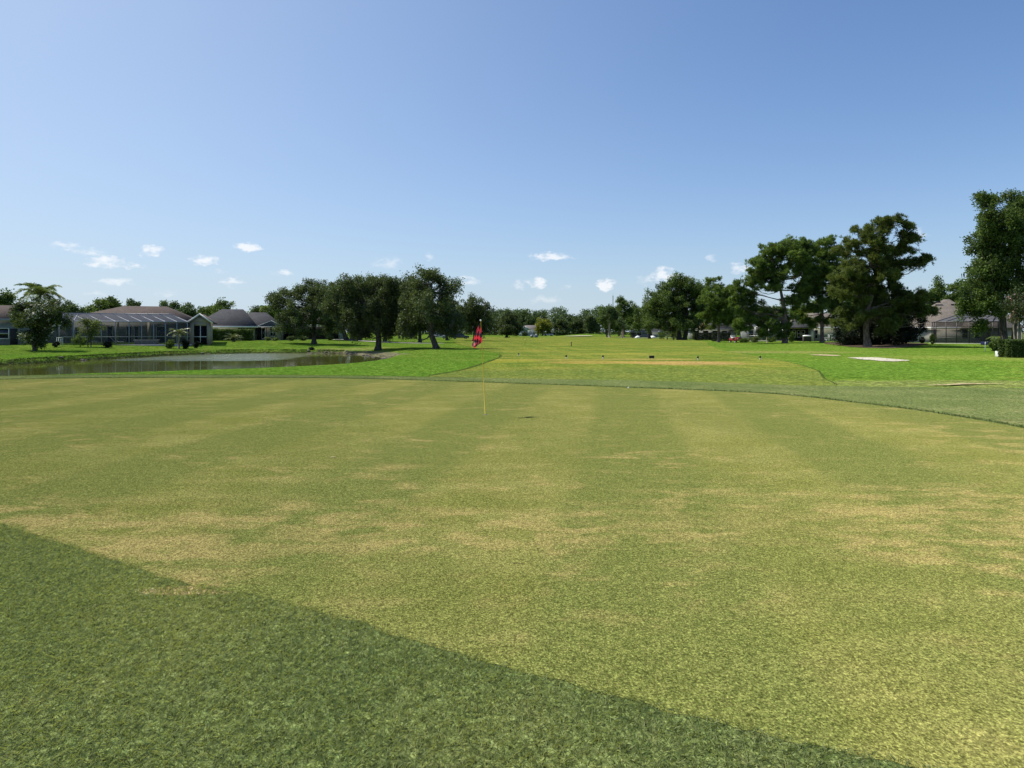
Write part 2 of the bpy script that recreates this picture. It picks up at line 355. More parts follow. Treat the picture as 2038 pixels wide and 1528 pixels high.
def water_mat():
    m, t, out = base_mat('pond_water')
    pos = t.node('ShaderNodeNewGeometry').outputs['Position']
    sp = t.node('ShaderNodeSeparateXYZ', {0: pos})
    # breeze-ruffled reach of the pond, its edge is where the bank shelters the surface
    u = t.math('ADD', sp.outputs[0], t.math('MULTIPLY', t.math('SUBTRACT', t.noise(pos, .15, 3), .5), 6))
    v = t.math('ADD', sp.outputs[1], t.math('MULTIPLY', t.math('SUBTRACT', t.noise(t.map(pos, loc=(9,3,0)), .2, 3), .5), 7))
    mk = t.math('MULTIPLY', t.ramp(u, -39, -30), t.ramp(u, -21.5, -22.5)); mk = t.math('MULTIPLY', mk, t.ramp(v, 58, 66))
    pr = t.map(pos, scale=(.35,1,1))
    rip = t.noise(pos, 3.2, 3, .6); calm = t.noise(pr, .8, 3, .5)
    b1 = t.node('ShaderNodeBump', {'Height': calm, 'Strength': .05, 'Distance': .05})
    b2 = t.node('ShaderNodeBump', {'Height': rip, 'Strength': t.math('MULTIPLY', mk, 1.0), 'Distance': .35, 'Normal': b1.outputs[0]})
    dc = t.mix(t.noise(pos, .12, 3), (.055,.066,.012), (.095,.105,.022))
    p = t.node('ShaderNodeBsdfPrincipled', {'Base Color': dc, 'Roughness': t.math('MULTIPLY_ADD', mk, .22, .06), 'IOR': 1.33, 'Specular IOR Level': .5, 'Normal': b2.outputs[0]}); t.l.new(p.outputs[0], out.inputs[0]); M['water'] = m
water_mat()

# ------------------------------------------------------------------ terrain
def poly_sd(P, x, y):
    """signed distance to polygon, positive outside"""
    P = np.asarray(P, float); x = np.asarray(x, float); y = np.asarray(y, float)
    d = np.full(x.shape, 1e9); ins = np.zeros(x.shape, bool)
    for i in range(len(P)):
        a = P[i]; b = P[(i+1)%len(P)]; e = b-a
        tt = np.clip(((x-a[0])*e[0]+(y-a[1])*e[1])/(e@e), 0, 1)
        d = np.minimum(d, np.hypot(x-a[0]-tt*e[0], y-a[1]-tt*e[1]))
        c = ((a[1] > y) != (b[1] > y))
        with np.errstate(divide='ignore', invalid='ignore'):
            ins ^= c & (x < (b[0]-a[0])*(y-a[1])/(b[1]-a[1]+1e-12)+a[0])
    return np.where(ins, -d, d)
def smooth_poly(P, n=8):
    P = np.asarray(P, float); out = []
    for i in range(len(P)):
        p0, p1, p2, p3 = P[i-1], P[i], P[(i+1)%len(P)], P[(i+2)%len(P)]
        for k in range(n):
            u = k/n
            out.append(.5*((2*p1)+(-p0+p2)*u+(2*p0-5*p1+4*p2-p3)*u*u+(-p0+3*p1-3*p2+p3)*u**3))
    return np.array(out)
def pxs(L): return [(X(a, D), D) for a, D in L]
WATER = smooth_poly(pxs([(0,30.6),(180,32.2),(340,34),(500,36.8),(624,40.5),(690,44.5),(738,50.5),(758,58),(760,65),(738,71.5),(700,77.5),(620,80),(480,80),(330,72),(170,60.6),(0,51.5)])+[(-46,44),(-46,32),(-34,27.5)], 6)
def height(x, y):
    x = np.asarray(x, float); y = np.asarray(y, float)
    h = .035*np.sin(x*.11+1.3)*np.sin(y*.083)+.02*np.sin(x*.23+y*.17)
    h = h*sstep(6, 30, y)
    far = np.where(y > 40, 1.0, 0.0)
    h = h+.42*sstep(-14, -34, x)*sstep(58, 82, y+.25*(x+20))                 # building pads left of the pond
    h = h+.24*sstep(34, 50, x)*sstep(70, 92, y)
    h = h+1.15*np.exp(-((x-29)/11)**2-((y-252)/22)**2)                        # mound with the bunker
    sd = poly_sd(WATER, x, y)
    near = sstep(1, -3, y-(56+.62*(x+14)))
    wob = .35*np.sin(x*1.7+y*.9)+.25*np.sin(x*3.9-y*2.3)
    s = sd+wob*.5
    bank_near = -.7+.7*sstep(-.2, 1.9, sd)
    lip = -.34
    bank_far = np.where(s < .6, -.7+(lip+.7)*sstep(-.1, .6, s), lip+(h-lip)*sstep(.4, 22, s))
    right = sstep(-22, -14, x)                                                 # muddy, gentle shore on the right
    gentle = -.7+(h+.7)*sstep(-.5, 7.5, s)
    bank_far = bank_far*(1-right)+gentle*right
    bank = bank_near*near+bank_far*(1-near)
    inside = -.7+np.maximum(sd*.35, -.6)
    k = np.where(sd < 0, 1.0, 0.0)
    hb = np.where(sd < 0, np.minimum(bank, inside), np.where(sd < 24, np.minimum(bank+np.where(near > .5, h, 0)*sstep(0, 2, sd), np.maximum(h, -9)), h))
    return hb
def H(x, y): return float(height(np.array([x]), np.array([y]))[0])

def axis(segs):
    out = [segs[0][0]]
    for a, b, st in segs:
        n = max(1, int(round((b-a)/st))); out += list(np.linspace(a, b, n+1)[1:])
    return np.array(out)
xs = axis([(-1500,-300,150),(-300,-80,14),(-80,-48,2),(-48,-4,.42),(-4,30,1.2),(30,90,4),(90,300,14),(300,1500,150)])
ys = axis([(-60,0,6),(0,25,1.6),(25,92,.42),(92,130,2),(130,320,6),(320,500,20),(500,2500,200)])
gx, gy = np.meshgrid(xs, ys); gz = height(gx.ravel(), gy.ravel())
V = np.stack([gx.ravel(), gy.ravel(), gz], 1); nx, ny = len(xs), len(ys)
ii = (np.arange(ny-1)[:, None]*nx+np.arange(nx-1)[None]).ravel()
tag(mesh_obj('ground', V, np.stack([ii, ii+1, ii+nx+1, ii+nx], 1), M['rough_turf'], smooth=True), kind='structure')
wp = [(-50,24),(-2,24),(-2,90),(-50,90)]
tag(mesh_obj('water', [(a, b, -.7) for a, b in wp], [(0,1,2,3)], M['water']), kind='structure')

def sheet(name, P, step, off, mat, far_step=None):
    P = np.asarray(P, float); n = len(P)
    x0, y0 = P.min(0); x1, y1 = P.max(0)
    gx, gy = np.meshgrid(np.arange(x0, x1, step), np.arange(y0, y1, step)); q = np.stack([gx.ravel(), gy.ravel()], 1)
    q = q[poly_sd(P, q[:,0], q[:,1]) < -step*.35]
    pts = [Vector(p) for p in P]+[Vector(p) for p in q]
    v, e, f, *_ = delaunay_2d_cdt(pts, [(i, (i+1)%n) for i in range(n)], [], 1, 1e-5)
    v = np.array([tuple(p) for p in v]); z = height(v[:,0], v[:,1])+off+np.maximum(0, v[:,1]-60)*.0007
    # grow the outline slightly ragged, as mown edges are
    o = mesh_obj(name, np.column_stack([v, z]), [tuple(x) for x in f], mat, smooth=True)
    return tag(o, kind='structure')
def ragged(P, amp, sc, seed=0):
    P = np.asarray(P, float); n = len(P); out = []
    L = np.roll(P, -1, 0)-P
    for i in range(n):
        m = max(1, int(np.hypot(*L[i])/sc)); m = min(m, 60)
        for k in range(m): out.append(P[i]+L[i]*k/m)
    out = np.array(out); r = np.random.default_rng(seed); j = r.normal(0, amp, (len(out), 2)); j = (j+np.roll(j, 1, 0))/2
    return out+j
GREEN = smooth_poly([(-20.4,26.5),(-12,26.9),(-6,26.4),(0,24.1),(3.88,22.3),(7.63,20.3),(9.16,17.4),(9.78,15.3),(9.95,12.7),(9.3,8.8),(7.4,5.2),(4.6,3.3),(2.4,2.75),(.4,3.5),(-1.06,4.35),(-1.9,4.78),(-2.55,5.03),(-3.7,5.75),(-5,6.5),(-8,8.2),(-13,11),(-20,15),(-24,21)], 8)
COLLAR = smooth_poly([(-22,28.9),(-12,28.9),(-6,28.3),(-2,27.4),(5,25.6),(10.2,23.2),(14.5,22.4),(20,21),(24,15),(22,7),(14,-3),(0,-8),(-14,-4),(-22,4),(-28,14),(-27,23)], 6)
FAIR = smooth_poly([(-3.6,26.6),(-2.4,33.6),(-1.2,45),(-.9,52),(-1.5,62),(-5,80),(-11,126),(-15,200),(-8,232),(15,236),(36,225),(40,180),(37,130),(28,95),(21.5,68),(19.4,56),(17.7,43.5),(15.2,33.6),(12.6,27),(10.6,22.4),(6,22),(0,24)], 8)
sheet('fairway', ragged(FAIR, .03, 1.0, 1), 1.2, .010, M['fairway_turf'])
sheet('collar', ragged(COLLAR, .02, .5, 2), .9, .017, M['collar_turf'])
sheet('green', ragged(GREEN, .018, .05, 3), .45, .0195, M['green_turf'])
sheet('sand_bunker', ragged(smooth_poly(pxs([(1690,47.5),(1740,47.7),(1790,44.6),(1806,42.8),(1770,42.2),(1730,44),(1705,45.8)]), 5), .10, .4, 4), .8, .03, M['sand'])
sheet('bare_sand_patch', ragged(smooth_poly(pxs([(1612,53.5),(1640,54),(1672,52),(1668,50.6),(1640,51.2),(1615,52.6)]), 5), .08, .4, 5), .8, .03, M['bare_soil'])
sheet('worn_sand_patch', ragged(smooth_poly(pxs([(1845,23.0),(1880,23.35),(1925,23.9),(1985,23.8),(1990,23.6),(1930,23.45),(1880,23.0)]), 5), .05, .3, 6), .5, .045, M['bare_soil'])
sheet('far_bunker', smooth_poly([(17.5,222),(19,226),(23,227),(27,223.5),(25,220),(21,219.5)], 5), 3, .30, M['sand'])
sheet('fairway_bunker', smooth_poly([(30.5,197),(32,201),(35,200),(35.5,196),(33,194)], 5), 3, .10, M['sand'])
sheet('mulch_bed', smooth_poly(pxs([(1640,96),(1660,100),(1760,99),(1840,92),(1835,84),(1780,76.5),(1720,78),(1665,88)]), 5), 2, .03, M['mulch'])
sheet('path', smooth_poly([(-30,121),(-22,113),(-17,109),(-11.5,106.5),(-11,104.5),(-17,106.6),(-23,110.4),(-32,119)], 5), 2, .04, M['path_concrete'])
sheet('cart_path', smooth_poly([(36,190),(48,176),(52,150),(50.2,150),(46.3,175),(34.5,188)], 5), 3, .04, M['path_concrete'])

# ------------------------------------------------------------------ grass blades
def blades(name, pts, zs, hgt, wid, mat, lean=.5, label=None):
    n = len(pts); r = np.random.default_rng(11)
    h = hgt*(.5+r.random(n)); a = r.random(n)*2*math.pi; la = r.random(n)*2*math.pi; l = h*lean*r.random(n)*1.6
    wx = np.cos(a)*wid*(.6+.8*r.random(n)); wy = np.sin(a)*wid*(.6+.8*r.random(n))
    b = np.column_stack([pts, zs]); z0 = np.zeros(n)
    v0 = b-np.column_stack([wx, wy, z0])/2; v1 = b+np.column_stack([wx, wy, z0])/2
    top = b+np.column_stack([np.cos(la)*l, np.sin(la)*l, h])
    mid = b+np.column_stack([np.cos(la)*l*.35, np.sin(la)*l*.35, h*.6])
    v2 = mid+np.column_stack([wx, wy, z0])*.35
    V = np.stack([v0, v1, v2, top], 1).reshape(-1, 3)
    tint = np.repeat(np.clip(r.beta(2, 2.5, n), 0, .92), 4)
    o = mesh_obj(name, V, np.arange(n*4, dtype=np.int32).reshape(-1, 4), mat, attrs={'tint': tint})
    return tag(o, label, kind='stuff')
def scatter(n, x0, x1, y0, y1, test):
    p = np.column_stack([rng.uniform(x0, x1, n), rng.uniform(y0, y1, n)]); return p[test(p)]
def near_collar(p):
    inv = (np.abs(p[:,0]) < p[:,1]*.80+.2); s = poly_sd(GREEN, p[:,0], p[:,1])
    return inv & (s > -.05) & (rng.random(len(p)) < np.where(s < 0, np.clip(1+s/.05, 0, 1)**2, 1))
pp = scatter(330000, -5.2, 3, 2.4, 6.6, near_collar)
blades('collar_grass', pp, height(pp[:,0], pp[:,1])+.015, .017, .004, M['collar_blade'], 1.2, 'short tangled grass beside the camera at the near edge of the green')
pp = scatter(900000, -23, 14, 11, 30, lambda p: (lambda s: (s > 0) & (s < .16))(poly_sd(GREEN, p[:,0], p[:,1])))
blades('edge_grass', pp, height(pp[:,0], pp[:,1])+.015, .042, .010, M['edge_blade'], .5, 'taller fringe of grass round the far edge of the green')
pp = scatter(900000, -24, 20, 22, 60, lambda p: ((lambda s: (s > -.25) & (s < .05))(poly_sd(COLLAR, p[:,0], p[:,1]))) & (p[:,0] < -2) & (p[:,1] > 24) | ((np.abs(poly_sd(FAIR, p[:,0], p[:,1])) < np.where(p[:,0] > 0, .05, .12)) & (p[:,1] > np.where(p[:,0] > 0, 23.4, 28.3)) & (p[:,1] < 58) & (np.abs(p[:,0]-5) > 4) & (rng.random(len(p)) < (60-p[:,1])/24*np.where(p[:,0] > 0, .55, 1))))
blades('rough_edge_grass', pp, height(pp[:,0], pp[:,1])+.005, .035, .014, M['edge_blade'], .5, 'longer grass along the edge where bright rough meets the mown collar')
def bankpts(p):
    s = poly_sd(WATER, p[:,0], p[:,1]); return (s > -.25) & (s < 1.3) & (p[:,1] > 44) & (rng.random(len(p)) < np.where(p[:,0] > -20, .08, 1)*(.25+.75*(np.sin(p[:,0]*1.1)+np.sin(p[:,0]*2.7) > -.4)))
pp = scatter(200000, -47, -6, 44, 84, bankpts)
blades('bank_grass', pp, height(pp[:,0], pp[:,1])-.02, .13, .03, M['bank_grass'], .9, 'ragged grass tufts overhanging the far bank of the pond')

# ------------------------------------------------------------------ trees
def leaf_quads(cent, size, r, up=.3, aspect=.5):
    n = len(cent)
    nrm = r.normal(size=(n, 3)); nrm[:,2] += up; nrm /= np.linalg.norm(nrm, axis=1)[:, None]
    a = np.cross(nrm, r.normal(size=(n, 3))); a /= np.linalg.norm(a, axis=1)[:, None]; b = np.cross(nrm, a)
    s = (size*(.6+.8*r.random(n)))[:, None]
    V = np.stack([cent-a*s*.5, cent+b*s*aspect*.5, cent+a*s*.5, cent-b*s*aspect*.5], 1).reshape(-1, 3)
    return V
def bent(p, q, r, k=.12, n=5, sag=0):
    p = np.array(p, float); q = np.array(q, float); d = q-p; L = np.linalg.norm(d); o = r.normal(size=3)*L*k; out = []
    for i in range(n):
        u = i/(n-1); out.append(p+d*u+o*math.sin(math.pi*u)+np.array([0,0,-sag*L*math.sin(math.pi*u)]))
    return out
def tree(name, label, px, D, lobes, leaf='oak_leaf', bark='oak_bark', lsize=.17, dens=230, csize=.42, trunk_r=.28, fork=.28, lean=(0,0), moss=0, kind='broad',
         seed=1, group=None, yshift=0, hollow=.45, trunks=1, cat='tree', twigs=True, base_z=None, fill=.88):
    r = np.random.default_rng(seed)
    bx, by = X(px, D), D+yshift; bz = H(bx, by) if base_z is None else base_z
    root = thing(name, label, cat, (bx, by, bz), group=group)
    k = D/F; tm = MB(); cl = []; owner = []
    L = []
    for i, (cx, cy, rx, ry) in enumerate(lobes):
        rx *= 1.13; ry *= 1.13
        yo = r.uniform(-.55, .55)*rx*k
        L.append((np.array([(cx-px)*k, yo, Z(cy, D)-bz]), np.array([rx*k, rx*k*.95, ry*k])))
    allc = np.array([c for c, _ in L]); rad = np.array([s for _, s in L])
    zlo = (allc[:,2]-rad[:,2]).min(); ztop = (allc[:,2]+rad[:,2]).max(); wts = rad[:,0]*rad[:,2]
    mx = np.average(allc[:,0], weights=wts)
    zf = max(zlo*.9, ztop*fork)
    heads = []
    for ti in range(trunks):
        off = np.array([(ti-(trunks-1)/2)*trunk_r*2.6, r.uniform(-.2, .2), 0]) if trunks > 1 else np.zeros(3)
        f = np.array([lean[0]+off[0]*2, lean[1], zf]); top = np.array([mx*.75+off[0]*3, 0, zf+(ztop-zf)*.72])
        bk = .35 if kind == 'pine' else 1.0
        path = bent(off, f, r, .04*bk, 5)+bent(f, top, r, .06*bk, 6)[1:]
        rr = [trunk_r*1.45]+list(np.linspace(trunk_r, trunk_r*.85, 4))+list(np.linspace(trunk_r*.72, trunk_r*.16, 5))
        path[1] = path[0]*.85+path[1]*.15 if False else path[1]
        tm.tube(path, rr, 9); heads.append(path)
    path = heads[0]
    for i, (c, s) in enumerate(L):
        A = math.pi*s[0]*s[2]
        # main limb to the lobe
        hp = heads[r.integers(len(heads))]
        cand = [p for p in hp if p[2] < c[2]+.2*s[2]] or hp[4:5]
        st = cand[-1] if len(cand) > 3 else hp[min(4, len(hp)-1)]
        if kind == 'pine': st = min(hp[3:], key=lambda p: abs(p[2]-(c[2]-.25*abs(c[0]-p[0]))))
        limb = bent(st, c, r, .09, 6, sag=.06)
        lr = max(.035, trunk_r*.42*min(1, s[0]/2.2))
        if np.linalg.norm(c-st) > .4: tm.tube(limb, list(np.linspace(lr, lr*.3, 6)), 6)
        n = int(max(6, fill*A*(2.3 if kind != 'pine' else 1.55)/(csize/.42)**2))
        d = r.normal(size=(n, 3)); d /= np.linalg.norm(d, axis=1)[:, None]
        q = c+d*s*(r.random(n)**hollow)[:, None]*(.85+.17*r.random(n))[:, None]
        for p in q:
            if p[2] < zlo*.55: continue
            cl.append(p)
            if twigs:
                s0 = limb[min(5, max(1, int(r.integers(2, 6))))]
                tm.tube([s0, (s0+p)/2+r.normal(size=3)*.12, p], [lr*.28, lr*.2, .012], 4, cap=False)
    cl = np.array(cl)
    tm.build('trunk', M[bark], root, smooth=True)
    Atot = sum(math.pi*s[0]*s[2] for _, s in L); N = int(dens*Atot*fill*(2.1 if kind != 'pine' else 2.1))
    idx = r.integers(0, len(cl), N); ctint = r.normal(0, .2, len(cl))
    if kind == 'pine':
        # tufts of needles
        nt = max(200, N//17); ti = r.integers(0, len(cl), nt)
        tc_ = cl[ti]+r.normal(size=(nt, 3))*csize*np.array([.66,.66,.5])
        m = 17; ax = r.normal(size=(nt, 3))*.6; ax[:,2] += .9; ax += (tc_-allc.mean(0))*.06; ax /= np.linalg.norm(ax, axis=1)[:, None]
        dirs = r.normal(size=(nt, m, 3))*.75+ax[:, None]; dirs /= np.linalg.norm(dirs, axis=2)[:, :, None]
        ln = lsize*1.7*(.7+.6*r.random((nt, m, 1))); base = tc_[:, None]+dirs*.03; tip = base+dirs*ln
        sd = np.cross(dirs, r.normal(size=(nt, m, 3))); sd /= np.linalg.norm(sd, axis=2)[:, :, None]; wd = lsize*.085+.012
        V = np.stack([base, (base+tip)/2+sd*wd, tip, (base+tip)/2-sd*wd], 2).reshape(-1, 3)
        tint = np.repeat(np.clip(.42+ctint[ti]*1.2+r.normal(0, .26, nt), 0, .92), m*4)
    else:
        stretch_ = 1+.9*(r.random(len(cl)) < .3)
        cc = cl[idx]+np.clip(r.normal(size=(N, 3)), -1.7, 1.7)*csize*np.array([.74, .74, .62])*(.75+.5*r.random((N, 1)))*np.column_stack([np.ones(N), np.ones(N), stretch_[idx]])
        tt = .40+ctint[idx]*1.2+r.normal(0, .22, N)
        fl = (ctint[idx] > .12) & (r.random(N) < .22) if 'blossom' in leaf else np.zeros(N, bool)
        V = leaf_quads(cc, lsize*np.where(fl, 1.45, 1.0), r, aspect=.66); tint = np.where(fl, 1.0, np.clip(tt, 0, .92)); tint = np.repeat(tint, 4)
    mesh_obj('crown', V, np.arange(len(V), dtype=np.int32).reshape(-1, 4), M[leaf], root, attrs={'tint': tint})
    if moss:
        low = cl[cl[:,2] < np.percentile(cl[:,2], 45)]; nm = moss; ps = low[r.integers(0, len(low), nm)]+r.normal(size=(nm, 3))*.3; Vm = []; tn = []
        for p in ps:
            Lm = r.uniform(.4, 1.2); wv = r.normal(size=2)*.05
            for j in range(5):
                o = np.array([*r.normal(size=2)*.07, 0]); e = p+o; l2 = Lm*r.uniform(.5, 1); h2 = r.uniform(.02, .05)
                if e[2]-l2 < .9: l2 = max(.1, e[2]-.9)
                Vm += [e+[-h2, 0, 0], e+[h2, 0, 0], e+[h2*.5+wv[0], wv[1], -l2*.6], e+[wv[0]*1.6, wv[1]*1.6, -l2]]; tn += [r.random()*.9]*4
        mesh_obj('spanish_moss', Vm, np.arange(len(Vm), dtype=np.int32).reshape(-1, 4), M['moss'], root, attrs={'tint': tn})['kind'] = 'stuff'
    return root
G_OAK = 'live oaks grouped behind the pond'
tree('live_oak', 'leftmost live oak of the grove, its long limbs reaching over the dark roofed house', 625, 96, [(560,603,24,20),(583,588,24,20),(612,577,26,20),(640,585,28,22),(655,612,32,30),(572,630,28,16),(610,615,38,24),(600,645,34,14),(660,642,28,20),(548,596,14,14),(560,650,16,10),(640,662,26,8),(590,660,22,8)],
     dens=210, moss=60, trunk_r=.34, seed=11, group=G_OAK, fork=.2)
tree('live_oak', 'thick trunked live oak with the widest crown, at the right end of the pond', 752, 80, [(700,592,34,30),(738,578,34,26),(775,583,32,30),(722,625,42,30),(772,628,42,28),(672,605,26,30),(805,615,28,32),(700,650,28,13),(748,652,34,13),(795,650,26,14),(800,572,26,20),(820,590,20,22),(705,570,30,20),(720,664,26,8),(785,664,24,8),(760,560,18,12)],
     dens=230, moss=90, trunk_r=.36, seed=12, group=G_OAK, fork=.24)
tree('live_oak', 'tallest live oak with a leaning forked trunk, nearest the flagstick', 868, 75.5, [(852,562,30,26),(820,585,28,30),(880,578,26,28),(905,572,13,18),(855,610,42,32),(825,635,32,22),(893,625,28,32),(910,648,18,18),(806,640,16,22),(850,645,30,18),(900,660,20,8),(815,662,20,8),(855,545,16,10)],
     dens=210, moss=80, trunk_r=.34, seed=13, group=G_OAK, lean=(-.55, 0), fork=.17)
tree('live_oak', 'live oak with clustered stems beside the pale blue siding, behind the pond bank', 702, 118, [(690,582,40,26),(652,608,34,34),(728,572,32,22),(700,620,48,30),(660,645,28,18),(725,650,34,14),(664,580,28,24),(640,590,20,22)], dens=170, moss=50, trunk_r=.4, seed=14, group=G_OAK, lsize=.2, trunks=3)
tree('live_oak', 'live oak directly behind the thick trunked one, half hidden by it', 766, 112, [(768,600,40,32),(790,635,30,24),(745,635,30,24),(810,590,26,26)], dens=170, moss=40, trunk_r=.3, seed=15, group=G_OAK, lsize=.2)
tree('live_oak', 'live oak with a straight slim trunk just left of the leaning forked trunk', 836, 120, [(832,600,32,34),(848,638,28,22),(812,640,24,20),(828,572,26,20),(808,600,24,24)], dens=170, moss=30, trunk_r=.28, seed=16, group=G_OAK, lsize=.2)
tree('live_oak', 'live oak standing left of the parked cars, behind the leaning forked trunk', 890, 145, [(893,618,28,26),(920,635,22,24),(880,645,24,18)], dens=150, trunk_r=.3, seed=17, group=G_OAK, lsize=.24)
tree('live_oak', 'live oak at the right end of the grove, behind the top of the flag', 944, 135, [(940,612,26,22),(962,626,20,22),(922,632,22,26),(965,648,18,16),(942,645,30,17)], dens=160, moss=20, trunk_r=.34, seed=18, group=G_OAK, lsize=.22)
tree('live_oak', 'small round dense oak alone on the fairway edge, right of the flag', 1008, 205, [(1008,636,22,20),(992,650,14,15),(1026,650,15,15),(1008,654,24,12)], leaf='oak_leaf', dens=130, csize=.6, trunk_r=.4, seed=19, group=G_OAK, lsize=.3)
for i, (px, D, lb) in enumerate([(795,158,'slim background oak seen through the grove between the two nearest trunks'),(818,166,'thin background oak in the middle of the gap between the two nearest trunks'),(722,160,'background oak beyond the bright lawn seen left of the thick trunk')]):
    tree('live_oak', lb, px, D, [(px,628,24,22),(px+14,645,18,14),(px-14,645,18,14)], dens=110, trunk_r=.22, seed=30+i, group=G_OAK, lsize=.28, csize=.5)

tree('live_oak', 'broad rounded oak with two dark trunks, right of the far fairway', 1357, 146, [(1340,582,30,26),(1370,574,28,22),(1390,598,24,28),(1318,602,26,26),(1352,615,42,30),(1308,632,22,20),(1388,635,24,20),(1340,645,38,14),(1304,600,22,24),(1400,600,18,26),(1298,648,20,12),(1355,560,28,14),(1395,578,18,18)], leaf='oak_leaf_green', dens=150, trunk_r=.45, seed=21, lsize=.24, csize=.5, trunks=2, group='oaks right of the fairway')
tree('live_oak', 'smaller oak with a single dark trunk, left of the pale pole', 1293, 178, [(1290,622,26,22),(1270,642,18,16),(1310,635,20,22)], leaf='oak_leaf_green', dens=130, trunk_r=.36, seed=22, lsize=.28, csize=.55, group='oaks right of the fairway')
G_P = 'tall pines right of the fairway'
tree('pine_tree', 'pine with a slim trunk between the broad oak and the red golf cart', 1430, 119, [(1430,572,28,18),(1450,588,16,16),(1412,600,22,18),(1440,612,28,20),(1404,625,14,15),(1424,640,24,12),(1425,590,30,22),(1428,622,30,20),(1455,640,16,10)], leaf='pine_needle', bark='pine_bark', kind='pine', dens=300, lsize=.22, trunk_r=.24, seed=23, group=G_P, fork=.35)
tree('pine_tree', 'wide open crowned pine with bare spreading lower limbs, in front of the grey screened porch', 1562, 104, [(1562,497,34,18),(1530,517,28,20),(1598,505,24,22),(1503,548,18,14),(1545,545,38,16),(1600,548,24,22),(1484,590,18,20),(1525,575,24,12),(1500,640,26,12),(1573,642,24,12),(1480,630,16,14),(1540,655,20,9),(1598,590,18,14),(1570,520,34,20),(1520,545,22,18),(1612,530,22,20),(1590,575,22,14),(1470,608,14,14),(1525,640,24,14),(1510,662,24,8),(1480,655,14,10),(1500,600,16,16),(1520,622,20,12),(1545,560,24,12),(1490,565,12,14),(1475,575,18,18),(1468,600,16,16),(1510,535,26,20),(1540,500,30,18),(1585,490,28,18),(1540,620,26,14),(1580,600,26,16),(1475,645,20,12),(1500,625,24,14),(1560,665,16,7)],
     leaf='pine_needle', bark='pine_bark', kind='pine', dens=300, lsize=.23, csize=.36, trunk_r=.34, seed=24, group=G_P, fork=.30, fill=.85)
tree('pine_tree', 'straight pine between the open crowned pine and the tallest pine', 1636, 106, [(1642,488,24,20),(1666,518,22,22),(1628,535,28,22),(1650,572,32,22),(1618,605,26,18),(1660,612,24,16),(1632,640,22,10),(1635,510,26,22),(1612,560,22,22),(1650,545,30,24),(1640,600,30,20),(1600,625,18,14),(1655,640,18,10),(1615,505,22,20),(1605,580,22,18),(1670,560,26,22),(1675,600,24,18),(1610,640,20,12)], leaf='pine_needle', bark='pine_bark', kind='pine', dens=320, lsize=.23, trunk_r=.28, seed=25, group=G_P, fork=.35)
tree('pine_tree', 'tallest and densest pine, rising from the dark shrubs beside the pale house', 1727, 81, [(1766,447,30,19),(1728,462,30,20),(1800,458,17,18),(1812,478,14,10),(1694,495,25,22),(1745,495,42,26),(1795,492,22,13),(1828,520,18,13),(1800,525,22,14),(1700,545,36,24),(1760,545,44,26),(1682,590,26,20),(1730,595,40,24),(1790,595,42,26),(1835,598,22,15),(1745,632,32,16),(1818,618,22,12),(1855,622,17,9),(1700,620,30,20),(1770,620,34,22),(1725,525,30,24),(1775,520,34,20),(1680,560,24,22),(1720,570,34,24),(1770,578,40,24),(1765,650,30,14),(1690,640,24,14)],
     leaf='pine_needle_olive', bark='pine_bark', kind='pine', dens=420, lsize=.22, csize=.42, trunk_r=.36, seed=26, group=G_P, fork=.28, fill=.85)
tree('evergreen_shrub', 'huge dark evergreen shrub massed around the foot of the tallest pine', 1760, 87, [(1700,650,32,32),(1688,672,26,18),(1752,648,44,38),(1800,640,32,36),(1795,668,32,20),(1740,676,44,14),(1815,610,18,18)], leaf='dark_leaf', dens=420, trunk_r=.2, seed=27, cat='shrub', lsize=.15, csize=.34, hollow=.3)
tree('shade_tree', 'big leafy oak at the right edge, overhanging the dark screened enclosure', 2012, 62, [(1965,398,18,20),(1992,392,20,14),(2022,398,20,16),(1953,440,20,20),(1990,440,30,24),(2034,415,22,24),(1965,482,28,26),(2010,490,40,38),(1955,530,28,24),(2000,550,44,34),(1935,575,22,18),(1985,600,38,26),(1940,618,20,16),(2045,545,40,60),(2070,460,42,52),(1950,650,11,14),(1975,440,26,28),(1985,520,34,34),(1965,560,28,24),(1948,595,26,20),(2000,470,30,34),(2025,590,34,30),(1920,600,16,14)],
     leaf='oak_leaf_green', dens=330, lsize=.17, csize=.36, trunk_r=.3, seed=28, moss=40, trunks=2, fork=.3)
tree('crape_myrtle', 'crape myrtle with pale pink blossoms under the big oak, above the clipped hedge', 2026, 55, [(2005,612,20,14),(2035,592,22,16),(2032,625,24,16),(2058,610,22,22)], leaf='pink_blossom_leaf', bark='pale_bark', dens=260, lsize=.14, csize=.3, trunk_r=.07, seed=29, trunks=3, cat='tree')
tree('blossom_tree', 'dense rounded tree dotted with white blossoms on the left bank of the pond', 70, 71, [(72,610,34,16),(42,618,22,15),(100,622,26,17),(30,636,14,14),(118,640,15,14),(70,638,42,16),(68,662,27,20),(68,680,19,13)], leaf='white_blossom_leaf', dens=420, lsize=.15, csize=.32, trunk_r=.2, seed=41, fork=.2)
tree('willowy_shrub', 'pale feathery tree in front of the white framed screen enclosure', 178, 79, [(172,650,16,12),(190,648,14,11),(180,664,16,10),(168,640,9,6)], leaf='willow_leaf', dens=300, lsize=.13, csize=.25, trunk_r=.05, seed=42, cat='shrub', trunks=2)
tree('leafy_shrub', 'low leafy shrub at the foot of the pale feathery tree', 160, 78.5, [(160,675,11,9),(170,679,9,6),(152,678,7,6)], leaf='oak_leaf_green', dens=420, lsize=.10, csize=.18, trunk_r=.04, seed=43, cat='shrub', hollow=.4)
